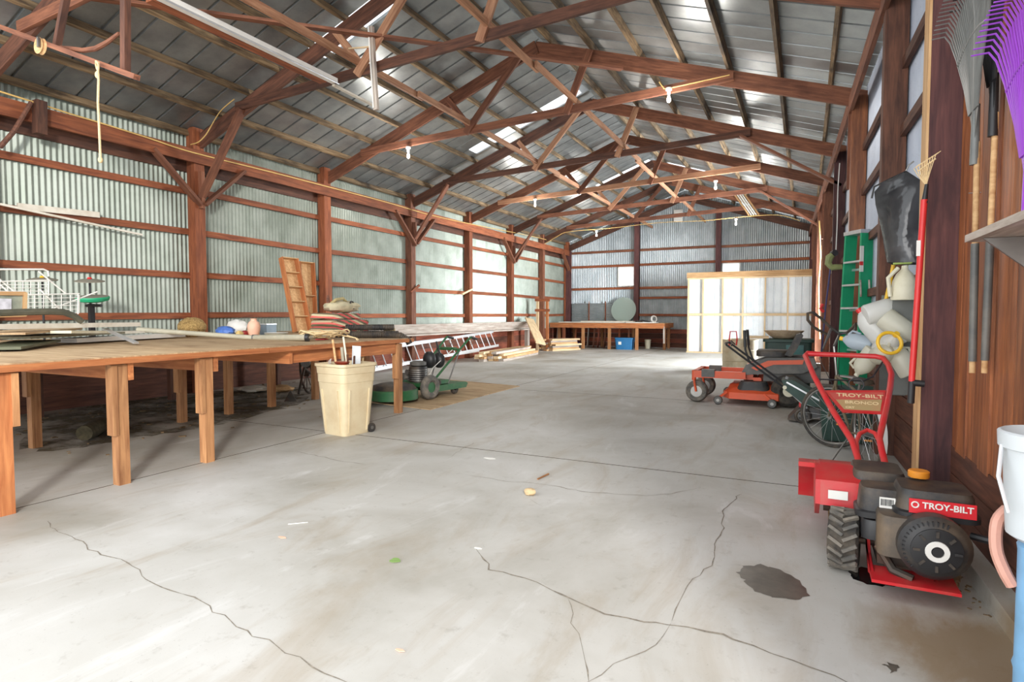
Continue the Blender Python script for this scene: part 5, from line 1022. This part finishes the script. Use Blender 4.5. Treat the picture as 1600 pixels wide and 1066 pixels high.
lp = B_.lerp(B_.lerp((A_ + B_) / 2, .28) + tp, .86); MB().box(lp + Vector((-.02, -.045, 0)), (.05, .012, .34), Matrix.Rotation(.6, 4, 'Z')).build('warning_label', WHITE, t, world=True, smooth=False); MB().box(lp + Vector((-.023, -.052, -.06)), (.045, .012, .05), Matrix.Rotation(.6, 4, 'Z')).build('danger_stripe', REDCLEAN, t, world=True, smooth=False)
for o in (0, .1): MB().tube([lp + Vector((-.03 + o, -.06, -.28)), lp + Vector((-.02 + o, -.07, -.5))], .012, 6).build('spreader', W_GREY, t, world=True)
# ================================================================ BLACK BAG, JUGS, POLES
p0, pn = Vector((.66, 5.95, 2)), Vector((-.5, -.87, 0)); BP = lambda x, y, d=0.: onP(x, y, p0 + pn * d, pn)
t = thing('grass_catcher_bag', 'glossy black plastic bag hanging from a wire hanger on the right wall', 'bag', BP(1410, 410))
MB().tube([BP(1362, 310), BP(1366, 292), BP(1390, 280), BP(1415, 268), BP(1449, 290)], .008).build('wire_hanger', BLACK, t, world=True); MB().tube([BP(1415, 268), BP(1420, 258), BP(1428, 252)], .006).build('hook', STEEL, t, world=True)
rows = [(270, 1410, 1420), (284, 1380, 1443), (300, 1366, 1449), (320, 1368, 1448), (345, 1374, 1446), (370, 1379, 1445), (395, 1383, 1443), (410, 1386, 1441), (414, 1394, 1436)]
rs = []
for i, (y, x0, x1) in enumerate(rows):
    ring = []
    for k in range(9): f = k / 8; ring.append(BP(x0 + (x1 - x0) * f, y, .02 + .07 * math.sin(math.pi * f) * (1 if 0 < i < 8 else .2) + .018 * math.sin(7 * f + i * 1.1)))
    for k in range(9): f = 1 - k / 8; ring.append(BP(x0 + (x1 - x0) * f, y, -.05 * math.sin(math.pi * f)))
    rs.append(ring)
MB().rings(rs).build('bag_body', BAG, t, world=True)
t = thing('spring_rake', 'red-handled rake with coiled tan spring tines hanging on the post', 'rake', onY(1423, 630, 4.6)); PR = lambda x, y, d=0: onY(x, y, 4.6 + d)
MB().tube([PR(1444, 312), PR(1424, 604)], .019, 10).build('handle', REDCLEAN, t, world=True); MB().tube([PR(1425, 596), PR(1423, 630)], .021, 10).build('end_grip', BLACK, t, world=True); MB().tube([PR(1448, 288), PR(1444, 318)], [.011, .018], 10).build('socket', BLACK, t, world=True)
MB().box(PR(1435, 388, -.02), (.022, .004, .1)).build('handle_label', WHITE, t, world=True, smooth=False)
for k in range(9): f = k / 8; MB().tube([PR(1447, 290), PR(1434 + 20 * f, 274 - 8 * f), PR(1428 + 34 * f, 264 - 22 * f), PR(1436 + 34 * f, 257 - 21 * f)], .0028, 6).build('tine', ROPE, t, world=True)
MB().tube([PR(1434, 268), PR(1462, 248)], .005, 6).build('cross_wire', ROPE, t, world=True)
MB().tube([PR(1424, 598), PR(1444, 600)], .022, 10).solo('black_peg', BLACK, 'stubby black peg handle sticking out below the red rake handle', 'handle')
cable([onY(1396, 414, 6.2), onY(1391, 440, 6.2), onY(1384, 470, 6.2)], .016, 'yellow tool handle hanging behind the jugs', 'yellow_pole', YELLOW, 8, 'handle')
t = thing('watering_jug', 'cream plastic jug hanging upside down above the milk jugs', 'jug', onY(1413, 465, 5.75)); c = onY(1413, 444, 5.75)
MB().lathe([(.09, -.13), (.095, -.12), (.085, .02), (.06, .08), (.025, .12), (.022, .15)], c, n=18).build('jug_body', CREAM, t, world=True); MB().tube([c + Vector((-.05, -.05, .13)), c + Vector((-.12, -.06, .05)), c + Vector((-.1, -.04, -.1))], .016).build('handle', CREAM, t, world=True); MB().tube([c + Vector((0, 0, .14)), c + Vector((.05, .0, .17)), c + Vector((-.08, .02, .17))], .008).build('cord', plain('green_cord', srgb(150, 170, 90), .7), t, world=True)
YJ = translucent('yellowed_jug_plastic', srgb(234, 231, 214), .4, .4)
def jug(x, y, Y, ax, s_, label, mat=MILKY, cap=None):
    c = onY(x, y, Y); s_ *= .9; t = thing('plastic_jug', label, 'jug', c, 0, 'empty plastic jugs strung up by the right wall')
    MB().lathe([(.055, -.14), (.075, -.135), (.08, -.12), (.08, .02), (.07, .06), (.03, .11), (.02, .115), (.02, .14)], (0, 0, 0), ax, 16).build('jug_body', mat, t).scale = (s_,) * 3
    a = Vector(ax).normalized(); sdv = a.cross(Vector((.3, -1, .2))).normalized(); MB().tube([a * .085 * s_ + sdv * .05 * s_, a * .06 * s_ + sdv * .1 * s_, a * -.02 * s_ + sdv * .085 * s_], .011 * s_).build('handle', mat, t)
    if cap: MB().lathe([(.022, .12), (.022, .15)], (0, 0, 0), ax, 12).build('cap', cap, t).scale = (s_,) * 3
jug(1382, 484, 5.9, (1, .2, .35), 1.25, 'empty milky plastic jug at the top of the bunch by the ladder')
jug(1362, 508, 5.95, (-.6, .1, .8), 1.3, 'empty milky jug with red cap beside the stepladder', MILKY, REDCLEAN)
jug(1407, 514, 5.75, (.7, -.2, -.6), 1.25, 'yellowed plastic jug hanging next to the red rake handle', YJ)
jug(1338, 534, 6.1, (-.9, .2, .2), 1.0, 'bluish milky jug hanging in front of the ladder', MILKYB, YELLOW)
jug(1388, 535, 5.7, (.3, -.8, .5), 1.1, 'clear milky jug with a yellow label ring in the middle of the bunch', MILKY, YELLOW)
jug(1380, 553, 5.65, (.2, -.9, .2), 1.05, 'round cream jug end low in the bunch', YJ)
jug(1408, 562, 5.65, (-.5, .1, .9), 1.1, 'cream jug tipped diagonally at the lower right of the bunch', YJ)
jug(1352, 567, 5.95, (-.5, .2, -.9), 1.1, 'lowest pale jug above the bicycle saddle', YJ)
c = onY(1390, 536, 5.55); MB().torus(c, .085, .014, (.25, -1, .3), 24, 8).solo('yellow_ring', YELLOW, 'yellow plastic ring around a jug in the bunch', 'ring')
for k, (x0, x1) in enumerate(((1398, 1418), (1419, 1440))):
    a, b = onR((x0 + x1) / 2, 618, .05), onR((x0 + x1) / 2, 462, .05); b.x, b.y = a.x, a.y; tag(plank('grey_wall_board', a, b, .35, .02, plain('slate_board_%d' % k, srgb(112, 114, 110), .7, 0, .15), None, (0, 1, 0)), ('grey board on the wall behind the jugs', 'second grey board on the wall behind the red rake')[k], 'board')
t = thing('string_trimmer', 'olive string trimmer hanging from the purple post', 'trimmer', onY(1284, 560, 12.6)); TR = lambda x, y: onY(x, y, 12.6)
MB().tube([TR(1302, 397), TR(1296, 402), TR(1294, 412), TR(1300, 418), TR(1316, 417)], [.05, .07, .06, .06, .05]).build('motor_housing', plain('olive_plastic', srgb(140, 148, 96), .5), t, world=True); MB().cyl(TR(1303, 396), .06, .08, (.6, -.8, .3)).build('motor_cap', BLACK, t, world=True)
MB().tube([TR(1298, 415), TR(1290, 480), TR(1283, 560)], .014).build('shaft', plain('navy_shaft', srgb(60, 60, 110), .4), t, world=True); MB().tube([TR(1286, 475), TR(1282, 482), TR(1287, 488)], .03).build('grip', REDCLEAN, t, world=True)
cable([onY(1312, 255, 12.9), onY(1309, 300, 12.9), onY(1308, 350, 12.9), onY(1306, 392, 12.9)], .01, 'white cord hanging down the purple post', 'white_extension_lead', WHITE)
cable([onY(1280, 345, 18), onY(1282, 400, 18), onY(1279, 450, 18), onY(1281, 530, 18)], .02, 'yellow cable dropping down a far right post', 'drop_cable', WIREY)
# ================================================================ LEAF RAKES ON THE BOARDED WALL
def leaf_rake(x, y, yend, off, head, hw, mat, hmat, label, n=22, lean=0., sleeve=True):
    a = onR(x, y, off); b = onR(x + lean, yend, off); t = thing('leaf_rake', label, 'rake', b)
    MB().tube([a, b], .0145, 10).build('handle', hmat, t, world=True)
    if sleeve: MB().tube([a.lerp(b, .44), a.lerp(b, .95)], .019, 10).build('foam_sleeve', DGREY, t, world=True)
    q0 = a + Vector((-.01, 0, .0)); MB().tube([q0 + Vector((0, 0, -.12)), q0 + Vector((0, 0, .2))], [.022, .018], 10).build('socket', mat, t, world=True)
    MB().rings([[q0 + Vector((-.006, -.02, .02)), q0 + Vector((-.006, .02, .02))], [q0 + Vector((-.012, -hw * .34, head * .36)), q0 + Vector((-.012, hw * .34, head * .36))], [q0 + Vector((-.02, -hw * .37, head * .39)), q0 + Vector((-.02, hw * .37, head * .39))]], None, (0, 0), False).build('throat', mat, t, world=True)
    for k in range(n):
        f = (k / (n - 1)) * 2 - 1; l2 = head * (1 - .1 * f * f)
        P_ = [q0 + Vector((-.012, f * hw * .2, head * .2)), q0 + Vector((-.02, f * hw * .37, head * .4)), q0 + Vector((-.03, f * hw * .75, l2 * .75)), q0 + Vector((-.05, f * hw * .93, l2 * .93)), q0 + Vector((-.075, f * hw * .98, l2)), q0 + Vector((-.14, f * hw, l2 * 1.0))]
        MB().tube(P_, [.006, .006, .0055, .005, .0045, .0035], 5).build('tine', mat, t, world=True)
    MB().tube([q0 + Vector((-.03, f * hw * .68, head * (.68 - .06 * f * f))) for f in (-1, -.5, 0, .5, 1)], .006, 6).build('cross_rib', mat, t, world=True)
RAKEG = plain('grey_black_plastic', srgb(112, 114, 112), .4, 0, .2)
leaf_rake(1527, 222, 583, .12, .84, .46, RAKEG, W_TAN, 'grey black plastic leaf rake with tan handle on the boarded wall', 26, -8)
leaf_rake(1556, 176, 583, .07, .78, .36, BLACK, W_TAN, 'plain black leaf rake behind the purple one', 20, -18)
leaf_rake(1612, 300, 700, .14, .78, .34, PURPLE, PURPLE, 'bright purple plastic leaf rake', 20, 0., False)
for (x, y) in ((1500, 325), (1488, 332), (1540, 300), (1590, 385)): a = onR(x, y, .0); MB().tube([a, a + Vector((-.08, 0, .0))], .003, 5).solo('wall_nail', STEEL, 'bent steel nail driven into the boarded wall', 'nail', 'nails in the boarded wall')
t = thing('wall_shelf', 'grey shelf board fixed to the boarded wall below the rakes', 'shelf', (.84, 3.0, 1.9)); plank('shelf_board', (XR(3.66) - .13, 3.68, 1.79), (XR(2.2) - .13, 2.2, 1.79), .2, .035, W_GREY, t)
for y in (3.5, 2.6): MB().prism([(XR(y) - .01, 1.77), (XR(y) - .2, 1.77), (XR(y) - .01, 1.6)], y - .01, y + .01, 'xz').build('bracket', STEEL, t, world=True, smooth=False)
t = thing('white_bucket', 'white plastic bucket sitting on a blue drum by the boarded wall', 'bucket', (.685, 2.3, .72)); MB().lathe([(.09, 0), (.112, .015), (.122, .2), (.126, .28), (.138, .285), (.14, .33), (.132, .335), (.122, .3), (.11, .03)], n=28).build('bucket_wall', translucent('white_bucket_plastic', srgb(226, 231, 234), .3, .4), t); MB().tube([(-.135, -.02, .29), (-.15, -.06, .2), (-.13, -.09, .1)], .006).build('bail', ALU, t)
t = thing('blue_drum', 'slim light blue drum on the floor by the boarded wall', 'drum', (.69, 2.3, 0)); MB().lathe([(.08, 0), (.085, .02), (.085, .3), (.09, .32), (.085, .34), (.085, .68), (.088, .7), (.07, .715)], n=24).build('drum_wall', plain('light_blue_plastic', srgb(120, 168, 206), .45), t); MB().lathe([(.03, .7), (.03, .715)], n=12).build('bung', BLACK, t)
cable([(.60, 2.4, .78), (.57, 2.38, .74), (.565, 2.36, .66), (.58, 2.33, .6), (.60, 2.32, .56)], .018, 'pinkish hose end hanging beside the blue drum', 'hose_end', plain('pink_hose', srgb(206, 150, 132), .5), 8, 'hose')
